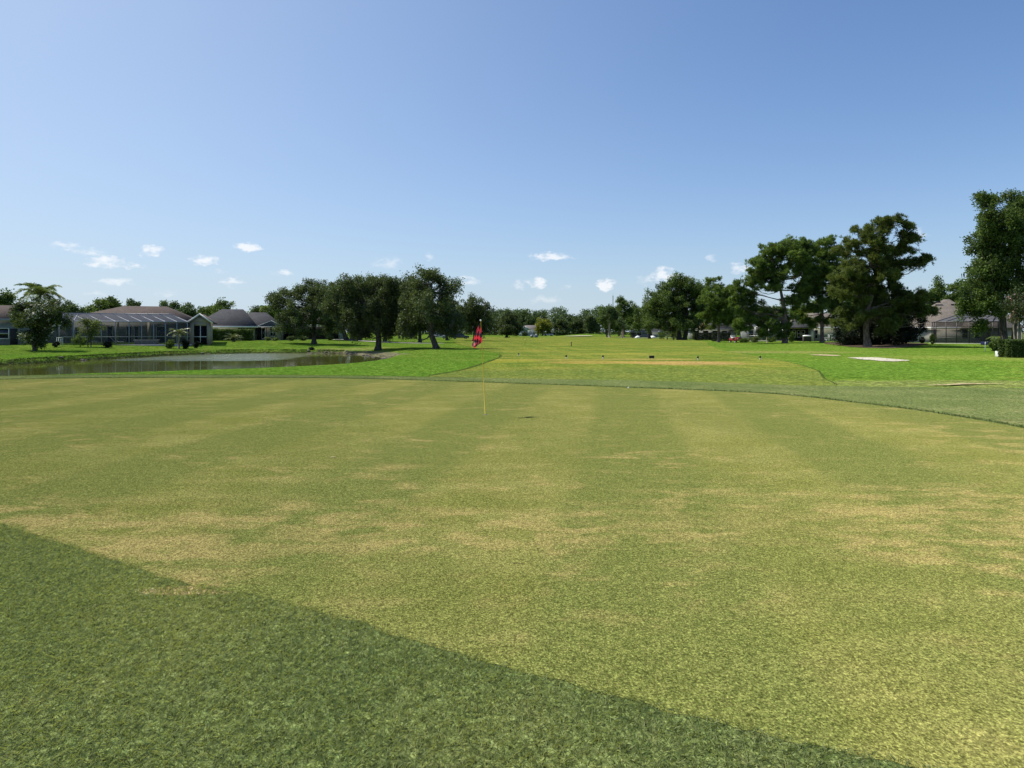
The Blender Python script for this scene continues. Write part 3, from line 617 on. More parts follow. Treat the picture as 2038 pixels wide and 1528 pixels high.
# trees beyond the houses
BG = [(8,125,578,30,'oak_leaf_green','dark tree rising above the brown roof at the left edge of the view'),(150,170,602,26,'far_leaf','low tree just right of the queen palm, beyond the roofs'),
 (212,150,590,34,'oak_leaf_green','bushy tree above the screen enclosure, left of the brown roof peak'),(265,165,596,24,'far_leaf','tree behind the peak of the long brown roof'),
 (335,160,598,32,'far_leaf','tree beyond the right slope of the long brown roof'),(372,175,604,20,'far_leaf','small tree in the dip between the brown and charcoal roofs'),(432,150,597,34,'oak_leaf_green','round tree rising behind the left slope of the charcoal roof'),
 (520,165,606,20,'far_leaf','small tree behind the right slope of the charcoal roof'),(548,150,604,20,'bright_leaf','yellowish green tree between the charcoal roof and the leftmost oak'),
 (1870,150,556,28,'oak_leaf_green','tree above the tan roof, right of the tallest pine'),(1915,138,548,30,'oak_leaf_green','tree between the tan roof and the big oak at the right edge'),(1960,150,565,34,'far_leaf','tree beyond the dark screened enclosure'),
 (1208,215,606,20,'oak_leaf_green','oak left of the far lollipop shaped pine'),(1262,225,606,20,'oak_leaf_green','oak right of the far lollipop shaped pine'),(1232,235,622,20,'bright_leaf','light green tree behind the far lollipop shaped pine'),
 (1478,150,610,26,'oak_leaf_green','tree beyond the red golf cart'),(1525,160,612,22,'oak_leaf','tree behind the limbs of the open crowned pine'),(1600,150,600,30,'oak_leaf_green','tree beyond the house between the two pine trunks'),
 (1700,150,590,34,'oak_leaf_green','tree beyond the tallest pine'),(1400,190,610,26,'oak_leaf_green','tree beyond the broad rounded oak'),(640,170,612,28,'oak_leaf','tree behind the leftmost live oak'),(585,175,612,24,'oak_leaf','tree beyond the brown roof in the oaks')]
for i, (px, D, top, hw, lf, lb) in enumerate(BG):
    r_ = random.Random(i); b = 664; hgt = b-top
    lob = [(px+r_.uniform(-4,4), top+hgt*.24, hw*.62, hgt*.24),(px-hw*.5, top+hgt*.42, hw*.55, hgt*.24),(px+hw*.5, top+hgt*.46, hw*.55, hgt*.24),(px, top+hgt*.62, hw*.8, hgt*.26)]
    tree('background_tree', lb, px, D, lob, leaf=lf, dens=85, lsize=.34, csize=.62, trunk_r=.25, seed=60+i, group='trees beyond the houses', twigs=False)
tree('far_pine', 'far lollipop shaped pine standing above the wood, below the mast', 1241, 205, [(1241,602,15,13),(1232,614,10,9),(1252,616,9,10),(1240,625,11,6)], leaf='oak_leaf_green', bark='pine_bark', dens=120, lsize=.28, csize=.5, trunk_r=.26, seed=90, fork=.5)
tree('far_pine', 'slim far pine with a bare trunk left of the lollipop shaped one', 1213, 200, [(1212,625,16,14),(1224,632,12,10),(1200,635,10,9)], leaf='far_leaf', bark='pale_bark', dens=120, lsize=.28, csize=.5, trunk_r=.3, seed=91, fork=.45)
tree('far_pine', 'thin pale stemmed tree at the right end of the far mound', 1238, 192, [(1236,642,9,9),(1244,650,8,7)], leaf='far_leaf', bark='pale_bark', dens=110, lsize=.28, csize=.45, trunk_r=.18, seed=92, fork=.4)
tree('maple_tree', 'yellow tipped round tree beside the far house', 1079, 298, [(1080,643,13,10),(1073,652,10,10),(1088,655,12,10)], leaf='yellow_leaf', dens=60, lsize=.5, csize=.8, trunk_r=.3, seed=93)
for i, (px, D, top, hw, lb) in enumerate([(1118,300,636,16,'grey green tree on the left of the far mound'),(1150,310,632,18,'dusky tree behind the far mound'),(1178,290,630,16,'dusky tree behind the right half of the far mound'),(1040,360,622,22,'tree rising behind the far house roof')]):
    tree('far_tree', lb, px, D, [(px,top+9,hw*.7,9),(px-hw*.5,top+18,hw*.5,10),(px+hw*.5,top+18,hw*.5,10),(px,top+26,hw*.8,8)], leaf='oak_leaf' if i != 3 else 'far_leaf', dens=50, lsize=.55, csize=.8, trunk_r=.3, seed=95+i, group='trees at the end of the fairway', twigs=False)

def far_wood(name, label, rows, seed):
    r = np.random.default_rng(seed); Vs = []; Ts = []; tm = MB()
    for (x0, x1, y, hm, step) in rows:
        x = x0
        while x < x1:
            yy = y+r.uniform(-12, 12); hh = hm*r.uniform(.78, 1.12); wd = r.uniform(3.2, 5.5); z0 = H(x, yy)
            n = 700; nc = 26
            cc = np.column_stack([r.normal(0, wd*.5, nc), r.normal(0, wd*.5, nc), hh*(.42+.52*r.random(nc)**.8)]); cc[:,:2] *= (1.15-cc[:,2:3]/hh*.6)
            ct = r.normal(0, .16, nc); ix = r.integers(0, nc, n); lp = cc[ix]+r.normal(size=(n, 3))*[.95,.95,.7]
            nu = 300; und = np.column_stack([r.normal(0, wd*.6, nu), r.normal(0, wd*.4, nu), r.uniform(.1, hh*.5, nu)]); lp = np.vstack([lp, und])
            Vs.append(leaf_quads(lp+[x, yy, z0], .75, r, aspect=.7)); Ts.append(np.repeat(np.clip(np.concatenate([.45+ct[ix]+r.normal(0, .15, n), np.full(nu, .12)]), 0, .92), 4))
            tm.tube([(x, yy, z0), (x+r.uniform(-.5,.5), yy, z0+hh*.8)], [.3, .12], 5)
            x += step*r.uniform(.7, 1.3)
    V = np.vstack(Vs); o = mesh_obj(name, V, np.arange(len(V), dtype=np.int32).reshape(-1, 4), M['far_leaf'], attrs={'tint': np.concatenate(Ts)})
    tag(o, label, kind='stuff')
    tm.build('trunk', M['pine_bark'], o, kind='stuff')
far_wood('far_wood', 'unbroken wood of tall green trees closing the far end of the fairway', [(-60,140,372,14.2,4.2),(-80,150,395,15.5,5),(60,110,300,11,5)], 5)
far_wood('side_wood', 'belts of woodland far behind the houses on both sides', [(-420,-60,330,13,7.5),(-260,-110,230,10.5,7.5),(110,420,330,15,7.5),(110,260,200,13,7.5)], 6)

# ---- palms
def frond(r, L, az_, el0, droop, n=14, leaf_l=.5, wid=.045, up=.35):
    """one arching frond: returns rachis points and leaflet quads"""
    d = np.array([math.cos(az_), math.sin(az_)]); pts = []; x = z = 0.0; e = el0
    for i in range(n):
        pts.append(np.array([d[0]*x, d[1]*x, z])); x += L/n*math.cos(e); z += L/n*math.sin(e); e -= droop/n
    V = []
    side = np.array([-d[1], d[0], 0])
    for i in range(2, n):
        for k in range(3):
            u = (i-1+k/3)/n; p = pts[i-1]+(pts[i]-pts[i-1])*(k/3); ll = leaf_l*math.sin(math.pi*min(.97, u*.85+.12))*r.uniform(.8, 1.1)
            tn = (pts[i]-pts[i-1]); tn = tn/np.linalg.norm(tn)
            for s in (-1, 1):
                dr = side*s*.85+tn*.55+np.array([0,0,up-.5*r.random()]); dr = dr/np.linalg.norm(dr); w_ = tn*wid
                V += [p-w_*.5, p+w_*.5, p+dr*ll*.6+w_*.4-[0,0,.05*ll], p+dr*ll-[0,0,.22*ll]]
    return pts, V
def palm(name, label, px, D, trunk_h, trunk_r, fr, leaf='palm_leaf', bark='pale_bark', seed=1, cat='palm', yaw=0, n=16, lean=0, group=None):
    r = np.random.default_rng(seed); bx = X(px, D); root = thing(name, label, cat, (bx, D, H(bx, D)), group=group)
    MB().tube([(0,0,0),(lean*.3,0,trunk_h*.4),(lean,0,trunk_h)], [trunk_r*1.25, trunk_r, trunk_r*.85], 9).build('trunk', M[bark], root, smooth=True)
    nf, L, ll, wd, elr, drr = fr
    for i in range(nf):
        a = 2*math.pi*i/nf*1.0+r.uniform(-.2, .2); el_ = elr[0]+(elr[1]-elr[0])*((i*7)%nf)/nf
        pts, V = frond(r, L*r.uniform(.85, 1.1), a, el_, drr*r.uniform(.8, 1.2), n, ll, wd)
        V = np.array(V)+[lean, 0, trunk_h]; m = len(V)//4
        rm = MB().tube([p+np.array([lean,0,trunk_h]) for p in pts], list(np.linspace(.03, .01, len(pts))), 4)
        nv = len(V); faces = [tuple(x) for x in np.arange(nv).reshape(-1, 4)]+[tuple(i_+nv for i_ in f) for f in rm.f]
        VV = np.vstack([V, np.array(rm.v)]); tint = np.concatenate([np.repeat(np.clip(r.normal(.5, .25, m), 0, .92), 4), np.full(len(rm.v), .6)])
        mesh_obj('frond', VV, faces, M[leaf], root, attrs={'tint': tint})
    return root
palm('queen_palm', 'tall feathery palm rising above the blossom dotted tree at the left', 80, 92, 6.5, .15, (17, 3.9, 1.05, .07, (.25, 1.5), 2.1), seed=3)
palm('small_palm', 'small palm with a short trunk at the right end of the white framed enclosure', 356, 82, 2.0, .11, (16, 1.5, .42, .05, (-.2, 1.0), 1.3), seed=4, n=10, leaf='sago_leaf')
palm('sago_palm', 'low sago palm with arching pale fronds on the lawn before the clipped hedge', 465, 99, .45, .22, (20, 1.7, .28, .05, (0.1, 1.2), 1.15), seed=5, n=12, leaf='sago_leaf', bark='oak_bark')
palm('yard_palm', 'short bushy palm beside the dark screened enclosure at the right', 1995, 70, 1.2, .1, (14, 1.6, .45, .06, (0, 1.2), 1.5), seed=6, n=10)
palm('far_palm', 'palm top showing above the roofs left of the leftmost live oak', 530, 150, 6.6, .15, (12, 2.4, .9, .08, (-.1, 1.3), 2.0), seed=7, n=10)
palm('yard_palm', 'leafy palm clump behind the pale pole', 1340, 150, 1.4, .12, (14, 2.6, .8, .12, (.1, 1.3), 1.4), seed=8, n=10)

# ---- shrubs and hedges
def bush(name, label, x, y, sx, sy, sz, leaf='oak_leaf_green', n=2500, lsize=.09, box=False, seed=1, cat='shrub', group=None, z=None):
    r = np.random.default_rng(seed); root = thing(name, label, cat, (x, y, H(x, y) if z is None else z), group=group)
    if box:
        f = r.integers(0, 5, n); u = r.uniform(-1, 1, (n, 3)); ax = np.array([0,0,1,1,2])[f]; sg = np.array([-1,1,-1,1,1])[f]
        u[np.arange(n), ax] = sg*(1-r.random(n)**2*.25); u[:,2] = (u[:,2]+1)/2; bumpy = 1+.07*np.sin(u[:,0:1]*9+u[:,1:2]*5)+r.normal(0, .025, (n, 1)); p = u*[sx, sy, sz]*bumpy
    else:
        nc = 22; c = r.normal(size=(nc, 3)); c /= np.linalg.norm(c, axis=1)[:, None]; c *= r.uniform(.45, .9, (nc, 1)); ix = r.integers(0, nc, n)
        p = c[ix]+r.normal(size=(n, 3))*.2; p[:,2] = (p[:,2]+1)/2; p = p*[sx, sy, sz]; p[:,2] = np.abs(p[:,2])
    stems = MB(); stems.lathe([(.05,-.02),(.05,.05)], 8)
    for k in range(6 if not box else 14):
        a = r.uniform(-.6, .6, 2); stems.tube([(a[0]*.04, a[1]*.04, .03), (a[0]*sx*.8, a[1]*sy*.5, .12), (a[0]*sx, a[1]*sy*.6, sz*.75)], [.025, .02, .012], 5)
    stems.build('stems', M['oak_bark'], root)
    tn = np.repeat(np.clip(.4+r.normal(0, .25, n), 0, .92), 4)
    mesh_obj('foliage', leaf_quads(p, lsize, r, aspect=.65), np.arange(n*4, dtype=np.int32).reshape(-1, 4), M[leaf], root, attrs={'tint': tn})
    return root
def pbush(name, label, px0, px1, D, hz, **k):
    x0, x1 = X(px0, D), X(px1, D); return bush(name, label, (x0+x1)/2, D, (x1-x0)/2, k.pop('sy', (x1-x0)*.4), hz, **k)
pbush('hedge', 'clipped square hedge at the right edge of the view', 2002, 2100, 49, 1.22, sy=.55, box=True, n=42000, lsize=.085, leaf='oak_leaf_green', seed=2, cat='hedge')
pbush('hedge', 'long clipped hedge with a sunlit top before the house with the charcoal roof', 423, 497, 108, 1.75, sy=1.0, box=True, n=34000, lsize=.12, leaf='oak_leaf_green', seed=3, cat='hedge')
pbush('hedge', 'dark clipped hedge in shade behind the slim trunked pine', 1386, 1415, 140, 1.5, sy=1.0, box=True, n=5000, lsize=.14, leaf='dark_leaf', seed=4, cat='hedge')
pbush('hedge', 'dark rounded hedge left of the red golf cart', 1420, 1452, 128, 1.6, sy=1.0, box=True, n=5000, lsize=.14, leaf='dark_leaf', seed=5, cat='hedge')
SH = [(1308,1325,165,2.2,'bright_leaf','sunlit shrub left of the pale pole'),(1333,1352,160,2.6,'willow_leaf','variegated shrub right of the pale pole'),(1345,1362,152,1.7,'bright_leaf','yellow green shrub at the foot of the broad oak'),
 (1376,1388,150,1.6,'willow_leaf','pale shrub right of the broad oak trunks'),(1472,1490,112,.8,'bright_leaf','low bright shrub right of the red golf cart'),(1492,1512,112,1.0,'willow_leaf','grey green shrub left of the pale sapling trunk'),(1568,1582,110,1.7,'bright_leaf','broad leaved green plant right of the open crowned pine trunk'),
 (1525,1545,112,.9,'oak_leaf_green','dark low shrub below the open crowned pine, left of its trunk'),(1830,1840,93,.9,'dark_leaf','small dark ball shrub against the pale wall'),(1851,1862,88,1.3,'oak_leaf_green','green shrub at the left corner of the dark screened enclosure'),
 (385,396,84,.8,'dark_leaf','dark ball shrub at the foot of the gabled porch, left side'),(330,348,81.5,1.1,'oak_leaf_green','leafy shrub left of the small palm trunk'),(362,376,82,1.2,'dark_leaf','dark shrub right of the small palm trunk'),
 (526,540,109,.6,'willow_leaf','pale low shrub under the arched window, left one'),(541,555,109,.55,'bright_leaf','pale low shrub under the arched window, right one'),(572,590,110,.8,'oak_leaf','low shrub between the charcoal roofed house and the leftmost oak'),
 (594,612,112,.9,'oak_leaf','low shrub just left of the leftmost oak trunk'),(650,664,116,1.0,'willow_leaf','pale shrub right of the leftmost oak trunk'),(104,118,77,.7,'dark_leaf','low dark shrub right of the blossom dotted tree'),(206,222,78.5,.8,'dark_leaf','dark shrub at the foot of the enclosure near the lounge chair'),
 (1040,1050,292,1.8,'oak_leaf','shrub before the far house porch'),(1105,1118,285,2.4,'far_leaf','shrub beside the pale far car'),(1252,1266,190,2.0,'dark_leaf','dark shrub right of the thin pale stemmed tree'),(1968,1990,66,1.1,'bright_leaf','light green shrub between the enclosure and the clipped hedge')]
for i, (a, b, D, hz, lf, lb) in enumerate(SH):
    pbush('shrub', lb, a, b, D, hz, leaf=lf, n=1400, lsize=.13 if D < 200 else .4, seed=20+i, group='garden shrubs around the houses')
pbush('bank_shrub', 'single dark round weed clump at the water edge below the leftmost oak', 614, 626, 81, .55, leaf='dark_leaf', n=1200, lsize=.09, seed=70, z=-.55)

# ------------------------------------------------------------------ houses
def window(parent, x0, x1, z0, z1, y, divs=(1, 2), frame='white_paint', pane='glass', arch=False):
    f = MB(); t_ = .07
    f.box(x0-t_, x0, y-.05, y+.02, z0-t_, z1+t_); f.box(x1, x1+t_, y-.05, y+.02, z0-t_, z1+t_); f.box(x0, x1, y-.048, y+.02, z1, z1+t_); f.box(x0, x1, y-.07, y+.02, z0-t_, z0)
    for i in range(1, divs[0]): c = x0+(x1-x0)*i/divs[0]; f.box(c-.02, c+.02, y-.035, y+.0, z0, z1)
    for i in range(1, divs[1]): c = z0+(z1-z0)*i/divs[1]; f.box(x0, x1, y-.037, y+.0, c-.022, c+.022)
    w_ = f.build('window', M[frame], parent)
    MB().box(x0, x1, y-.02, y-.005, z0, z1).build('pane', M[pane], w_)
    return w_
def hip(mb, x0, x1, y0, y1, ze, zr, ra, rb, th=.16):
    """hip roof solid: eaves rectangle, ridge from x=ra to x=rb along the middle"""
    ym = (y0+y1)/2; b = len(mb.v)
    mb.v += [(x0,y0,ze-th),(x1,y0,ze-th),(x1,y1,ze-th),(x0,y1,ze-th),(x0,y0,ze),(x1,y0,ze),(x1,y1,ze),(x0,y1,ze),(ra,ym,zr),(rb,ym,zr)]
    for q in ((0,3,2,1),(0,1,5,4),(1,2,6,5),(2,3,7,6),(3,0,4,7),(4,5,9,8),(5,6,9),(6,7,8,9),(7,4,8)): mb.f.append(tuple(b+i for i in q))
def fascia(x0, x1, y0, y1, ze, th=.2):
    m = MB(); m.box(x0-.02, x1+.02, y0-.05, y0-.004, ze-th-.02, ze+.03); m.box(x0-.05, x0-.004, y0-.004, y1, ze-th-.02, ze+.028); m.box(x1+.004, x1+.05, y0-.004, y1, ze-th-.02, ze+.028); return m
def lx(px, O, th, d=0):
    """local x of the point of a facade (turned by th, set back by d) that is seen at photo column px"""
    c, s_ = math.cos(th), math.sin(th); ox, oy = O[0]-d*s_, O[1]+d*c; m = (px-1019)/F
    return (m*oy-ox)/(c-m*s_)
def house(label, px0, px1, D, depth, ztop, zr, ra, rb, wall, roof, trim='white_paint', over=.5, zb=None, name='house', cat='house', th=0):
    """origin at the front left corner; returns root, width, eave height, roof object and a photo-column to local-x function"""
    th = R(th); x0 = X(px0, D); O = (x0, D); W = lx(px1, O, th); ym = D+W/2*math.sin(th)
    zb = H(x0+W/2, ym) if zb is None else zb
    root = thing(name, label, cat, (x0, D, zb), th); ze = Z(ztop, ym)-zb
    hp = lambda px, d=0: lx(px, O, th, d)
    MB().box(0, W, 0, depth, -.6, ze-.17).build('wall', M[wall], root)
    rm = MB(); k = (ym+depth/2*math.cos(th))/F
    hip(rm, -over, W+over, -over, depth+over, ze, CH+(660-zr)*k-zb, hp(ra, depth/2), hp(rb, depth/2))
    rf = rm.build('roof', M[roof], root)
    fascia(-over, W+over, -over, depth+over, ze).build('fascia', M[trim], root)
    return root, W, ze, rf, hp
# far left house
h0, W, ze, rf, hp = house('brown roofed house cut by the left edge of the view, behind the blossom dotted tree', -190, 39, 80, 11, 634, 607, -40, 60, 'stucco_grey', 'roof_brown', trim='grey_metal', th=16)
xw = hp(0)
window(h0, xw-.5, xw+.9, .9, 2.1, 0)
MB().box(W-1.0, W-.99+.8, -.04, -.003, .05, 2.1).build('door', M['dark_interior'], h0)
# house in the middle left, long brown roof
h1, W, ze, rf, hp = house('long brown roofed house behind the white framed screen enclosure', 118, 384, 88, 12, 638, 609, 246, 332, 'stucco_grey', 'roof_brown', trim='grey_metal', th=20)
hx = hp
window(h1, hx(150), hx(158), .9, 2.0, 0)
for a, b in ((214,224),(252,262),(268,276),(312,330)):
    d_ = MB().box(hx(a), hx(b), -.05, -.003, .05, 2.15).build('sliding_door', M['glass'], h1)
    MB().box(hx(a)-.06, hx(a), -.08, -.003, .05, 2.2).box(hx(b), hx(b)+.06, -.08, -.003, .05, 2.2).box(hx(a)-.06, hx(b)+.06, -.081, -.003, 2.2, 2.28).build('frame', M['white_paint'], d_)
for a in (236, 300): MB().box(hx(a)-.22, hx(a)+.22, -1.2, -.78, -.3, ze-.17).build('column', M['stucco_beige'], h1)
MB().tube([(hx(222), 2.8, ze+.75), (hx(222), 2.8, ze+1.15)], .09, 8).build('vent_pipe', M['white_metal'], rf)
# left wing of the same house, seen past the blossom tree
rm = MB(); hip(rm, hx(45, 1), hx(168, 5), .6, 11.5, ze-.35, ze+1.35, hx(80, 6), hx(125, 6)); rm.build('wing_roof', M['roof_brown'], h1)
MB().box(hx(55), hx(117), .9, 11, -.6, ze-.52).build('wing_wall', M['stucco_grey'], h1)
# gabled porch at its right end
gx0, gx1 = hx(377, -4.5), hx(418, -4.5); gm = (gx0+gx1)/2; zg = ze-.25
gl_, gr_ = gx0+.55, gx1-.4
MB().box(gx0, gl_, -4.5, 0, -.6, zg).box(gr_, gx1, -4.5, 0, -.6, zg).box(gl_, gr_, -4.5, -4.3, zg-.45, zg).solid([(gx0, -4.5, zg), (gx1, -4.5, zg), (gm, -4.5, zg+1.0)], (0, .2, 0)).build('porch_wall', M['stucco_beige'], h1)
pr = MB()
pr.solid([(gx0-.35, -4.8, zg-.18), (gm, -4.8, zg+1.02), (gm, -4.8, zg+1.2), (gx0-.35, -4.8, zg+.0)], (0, 8.5, 0)); pr.solid([(gx1+.35, -4.8, zg-.18), (gm, -4.8, zg+1.021), (gm, -4.8, zg+1.201), (gx1+.35, -4.8, zg+.0)], (0, 8.5, 0))
pr.build('porch_roof', M['roof_brown'], h1)
tr = MB(); tr.solid([(gx0-.38, -4.86, zg-.22), (gm, -4.86, zg+1.0), (gm, -4.86, zg+1.24), (gx0-.38, -4.86, zg+.02)], (0, .05, 0)); tr.solid([(gx1+.38, -4.86, zg-.22), (gm, -4.86, zg+1.001), (gm, -4.86, zg+1.241), (gx1+.38, -4.86, zg+.02)], (0, .05, 0)); tr.build('porch_trim', M['white_paint'], h1)
sc_ = MB().box(gl_, gr_, -4.44, -4.43, 0, zg-.45).build('porch_screen', M['screen_dark'], h1)
fm = MB(); c_ = (gl_+gr_)/2; fm.box(c_-.04, c_+.04, -4.49, -4.45, 0, zg-.45); fm.box(gl_, gr_, -4.485, -4.452, .75, .83); fm.build('porch_frame', M['white_metal'], h1)
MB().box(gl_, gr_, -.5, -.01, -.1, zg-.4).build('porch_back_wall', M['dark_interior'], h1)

def enclosure(label, posts, D, depth, py_eave, py_top, mat_frame, mat_screen, mat_roof, rails=(670,), shape='lean', zb=None, top_inset=0, dk=2.4, s=.045, th=0):
    """screened pool cage: posts at given photo columns along the front, mansard roof rising backwards"""
    th = R(th); x0 = X(posts[0], D); O = (x0, D); P = [lx(p, O, th) for p in posts]; W = P[-1]; ym = D+W/2*math.sin(th)
    zb = H(x0+W/2, ym) if zb is None else zb
    root = thing('screen_enclosure', label, 'screen enclosure', (x0, D, zb), th)
    ze = Z(py_eave, ym)-zb; zt = CH+(660-py_top)*(ym+dk)/F-zb
    for p in P: MB().box(p-s, p+s, -s, s, -.3, ze-.06).build('post', M[mat_frame], root)
    for p in (0, W):
        for yy in (depth*.5, depth): MB().box(p-s, p+s, yy-s, yy+s, -.3, ze-.06).build('post', M[mat_frame], root)
    b = MB(); b.box(-s, W+s, -s-.005, s+.005, ze-.06, ze+.05)
    for rp in rails:
        zr = Z(rp, ym)-zb; b.box(s, W-s, -.03, .03, zr-.03, zr+.03); b.box(-.03, .03, s, depth, zr-.03, zr+.03); b.box(W-.03, W+.03, s, depth, zr-.03, zr+.03)
    b.box(-s-.005, s+.005, s+.006, depth, ze-.06, ze+.05); b.box(W-s-.005, W+s+.005, s+.006, depth, ze-.06, ze+.05)
    b.build('rail', M[mat_frame], root)
    rb_ = MB(); tp = [top_inset+(W-2*top_inset)*i/(len(P)-1) for i in range(len(P))]
    if shape == 'skew': tp = [p-2.4 if i > 1 else p for i, p in enumerate(P)]
    if shape == 'left': tp = [min(W, p+top_inset*(1-i/len(P)*.35)) for i, p in enumerate(P)]
    for p, q in zip(P, tp): rb_.tube([(p, 0, ze+.03), (q, dk, zt)], .05, 5); rb_.tube([(q, dk, zt), (q, depth, zt)], .045, 5)
    rb_.tube([(tp[0], dk, zt), (tp[-1], dk, zt)], .045, 5)
    rb_.build('roof_beam', M[mat_frame], root)
    sm = MB(); sm.poly([(0,0,.0),(W,0,0),(W,0,ze),(0,0,ze)]); sm.poly([(0,0,0),(0,0,ze),(0,depth,ze),(0,depth,0)]); sm.poly([(W,0,0),(W,0,ze),(W,depth,ze),(W,depth,0)])
    sm.build('screen', M[mat_screen], root)
    rs = MB(); rs.poly([(0,0,ze+.03),(W,0,ze+.03),(tp[-1],dk,zt),(tp[0],dk,zt)]); rs.poly([(tp[0],dk,zt),(tp[-1],dk,zt),(tp[-1],depth,zt),(tp[0],depth,zt)]); rs.poly([(0,0,ze),(tp[0],dk,zt),(tp[0],depth,zt),(0,depth,ze)]); rs.poly([(W,0,ze),(tp[-1],dk,zt),(tp[-1],depth,zt),(W,depth,ze)])
    rs.build('roof_screen', M[mat_roof], root)
    MB().box(-.35, W+.35, -.35, depth+.2, -.5, .04).build('patio_slab', M['concrete'], root)
    def at(px, d):
        t_ = lx(px, O, th, d); return (x0+t_*math.cos(th)-d*math.sin(th), D+t_*math.sin(th)+d*math.cos(th), zb+.04)
    return at
cage_at = enclosure('large white framed screen enclosure on the left bank of the pond', [118,146,174,202,230,257,282,306,329,352,373], 82, 5.7, 640, 624, 'grey_metal', 'screen_mesh', 'screen_roof_mesh', rails=(670,), shape='skew', th=20)
# house 2 with charcoal roof
h2, W, ze, rf, hp = house('house with a charcoal hip roof and cream fascia behind the clipped hedge', 386, 506, 112, 13, 649, 615, 442, 484, 'stucco_green', 'roof_charcoal', th=18)
hx2 = hp
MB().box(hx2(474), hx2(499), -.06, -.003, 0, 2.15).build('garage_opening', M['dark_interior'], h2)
window(h2, hx2(424), hx2(434), .9, 2.0, 0)
rm = MB(); hip(rm, W-2.5, hx2(566, 1.8), 1.8, 13.2, ze+.02, ze+2.6, W-1.2, W+1.6); rm.build('wing_roof', M['roof_charcoal'], h2)
MB().box(W, hx2(562, 2.4), 2.4, 12.5, -.6, ze-.16).build('wing_wall', M['stucco_beige'], h2)
w_ = window(h2, hx2(537), hx2(547), .7, 2.05, 2.4, (2, 2)); window(h2, hx2(520), hx2(526), .3, 2.1, 2.4, (1, 1))
am = MB(); pts = [(hx2(535.5)+(hx2(548.5)-hx2(535.5))*i/10, 2.33, 2.12+.42*math.sin(math.pi*i/10)) for i in range(11)]; am.solid(pts, (0, .065, 0)); am.build('window_arch', M['glass'], h2)
MB().box(hx2(509), hx2(519), 2.34, 2.395, 0, 2.15).build('door', M['dark_interior'], h2)
ca = MB(); ca.solid([(hx2(511), .2, ze-.05), (hx2(540), .2, ze+.95), (hx2(540), .2, ze+1.03), (hx2(511), .2, ze+.03)], (0, .1, 0)); ca.solid([(hx2(563), .2, ze-.05), (hx2(540), .2, ze+.951), (hx2(540), .2, ze+1.031), (hx2(563), .2, ze+.03)], (0, .1, 0)); ca.box(hx2(511), hx2(563), .15, .35, ze-.13, ze-.04)
ca.build('cage_frame', M['white_metal'], h2)
MB().poly([(hx2(512),.25,ze-.04),(hx2(562),.25,ze-.04),(hx2(540),.25,ze+.94)]).poly([(hx2(512),.25,ze-.04),(hx2(540),.25,ze+.94),(hx2(540),3.5,ze+.94),(hx2(512),3.5,ze-.04)]).build('cage_screen', M['screen_roof_mesh'], h2)
for p in (512, 530, 549, 561): MB().box(hx2(p)-.05, hx2(p)+.05, .2, .3, -.3, ze-.131).build('cage_post', M['bronze_metal'], h2)
# house 3 in the oaks
h3, W, ze, rf, hp = house('brown roofed house with a dark screened porch, hidden behind the leftmost oaks', 560, 684, 126, 11, 646, 622, 596, 640, 'blue_siding', 'roof_greyish', th=14)
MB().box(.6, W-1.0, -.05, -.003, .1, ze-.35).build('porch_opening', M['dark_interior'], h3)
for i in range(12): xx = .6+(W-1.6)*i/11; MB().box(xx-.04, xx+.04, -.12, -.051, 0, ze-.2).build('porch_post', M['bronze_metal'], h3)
# far house
h5, W, ze, rf, hp = house('small far white trimmed house at the end of the fairway', 1034, 1072, 300, 9, 656, 647, 1046, 1066, 'blue_siding', 'roof_greyish', over=.6)
window(h5, 2, 3.2, .8, 2.1, 0); window(h5, 4.5, 5.6, .8, 2.1, 0)
MB().solid([(-.6,-1.2,ze-.2),(2.2,-1.2,ze+1.5),(2.2,-1.2,ze+1.75),(-.8,-1.2,ze+.0)], (0,.2,0)).solid([(5.0,-1.2,ze-.2),(2.2,-1.2,ze+1.501),(2.2,-1.2,ze+1.751),(5.2,-1.2,ze)], (0,.2,0)).build('gable_trim', M['white_paint'], h5)
MB().solid([(-.6,-1.0,ze-.1),(5.0,-1.0,ze-.1),(2.2,-1.0,ze+1.5)], (0,1.1,0)).build('gable', M['blue_siding'], h5)
for xx in (-.4, 4.8): MB().box(xx-.12, xx+.12, -1.1, -.86, -.3, ze-.1).build('porch_post', M['white_paint'], h5)
# right side houses
hr1, W, ze, rf, hp = house('pale house with a tan hip roof and dark ridge vents at the right', 1795, 1975, 103, 15, 651, 596, 1878, 1890, 'stucco_pale', 'roof_tan', th=-24)
hr = hp
MB().box(hr(1857), hr(1863), -.14, -.003, .9, 2.0).build('shutter', M['dark_interior'], hr1)
for a, b, zz in ((1838,1852,603),(1858,1872,601),(1893,1910,605)):
    wy = 103+hr(a, 5.8)*math.sin(R(-24))+5.8*math.cos(R(-24)); z_ = CH+(660-zz)*wy/F-hr1.location.z
    MB().box(hr(a, 5.8), hr(b, 5.8), 5.6, 6.0, z_-.12, z_+.08).build('roof_vent', M['black_plastic'], rf)
rm = MB(); hip(rm, hr(1915, -1.5), hr(2040, -1.5), -1.5, 12, ze-.05, ze+3.4, hr(1945, 5), hr(1975, 5)); rm.build('wing_roof', M['roof_tan'], hr1)
MB().box(hr(1972, -1), hr(2034, -1), -1.0, 11.5, -.5, ze-.22).build('wing_wall', M['stucco_beige'], hr1)
window(hr1, hr(1915), hr(1926), .6, 2.0, 0); window(hr1, hr(1940), hr(1950), .6, 2.0, 0)
enclosure('dark bronze framed screen enclosure against the pale house at the right', [1863,1883,1904,1929,1952,1976,2000], 94, 3.6, 640, 618, 'bronze_metal', 'screen_dark', 'screen_roof_mesh', rails=(649,672), top_inset=4.6, shape='left', dk=2.6, th=-24)
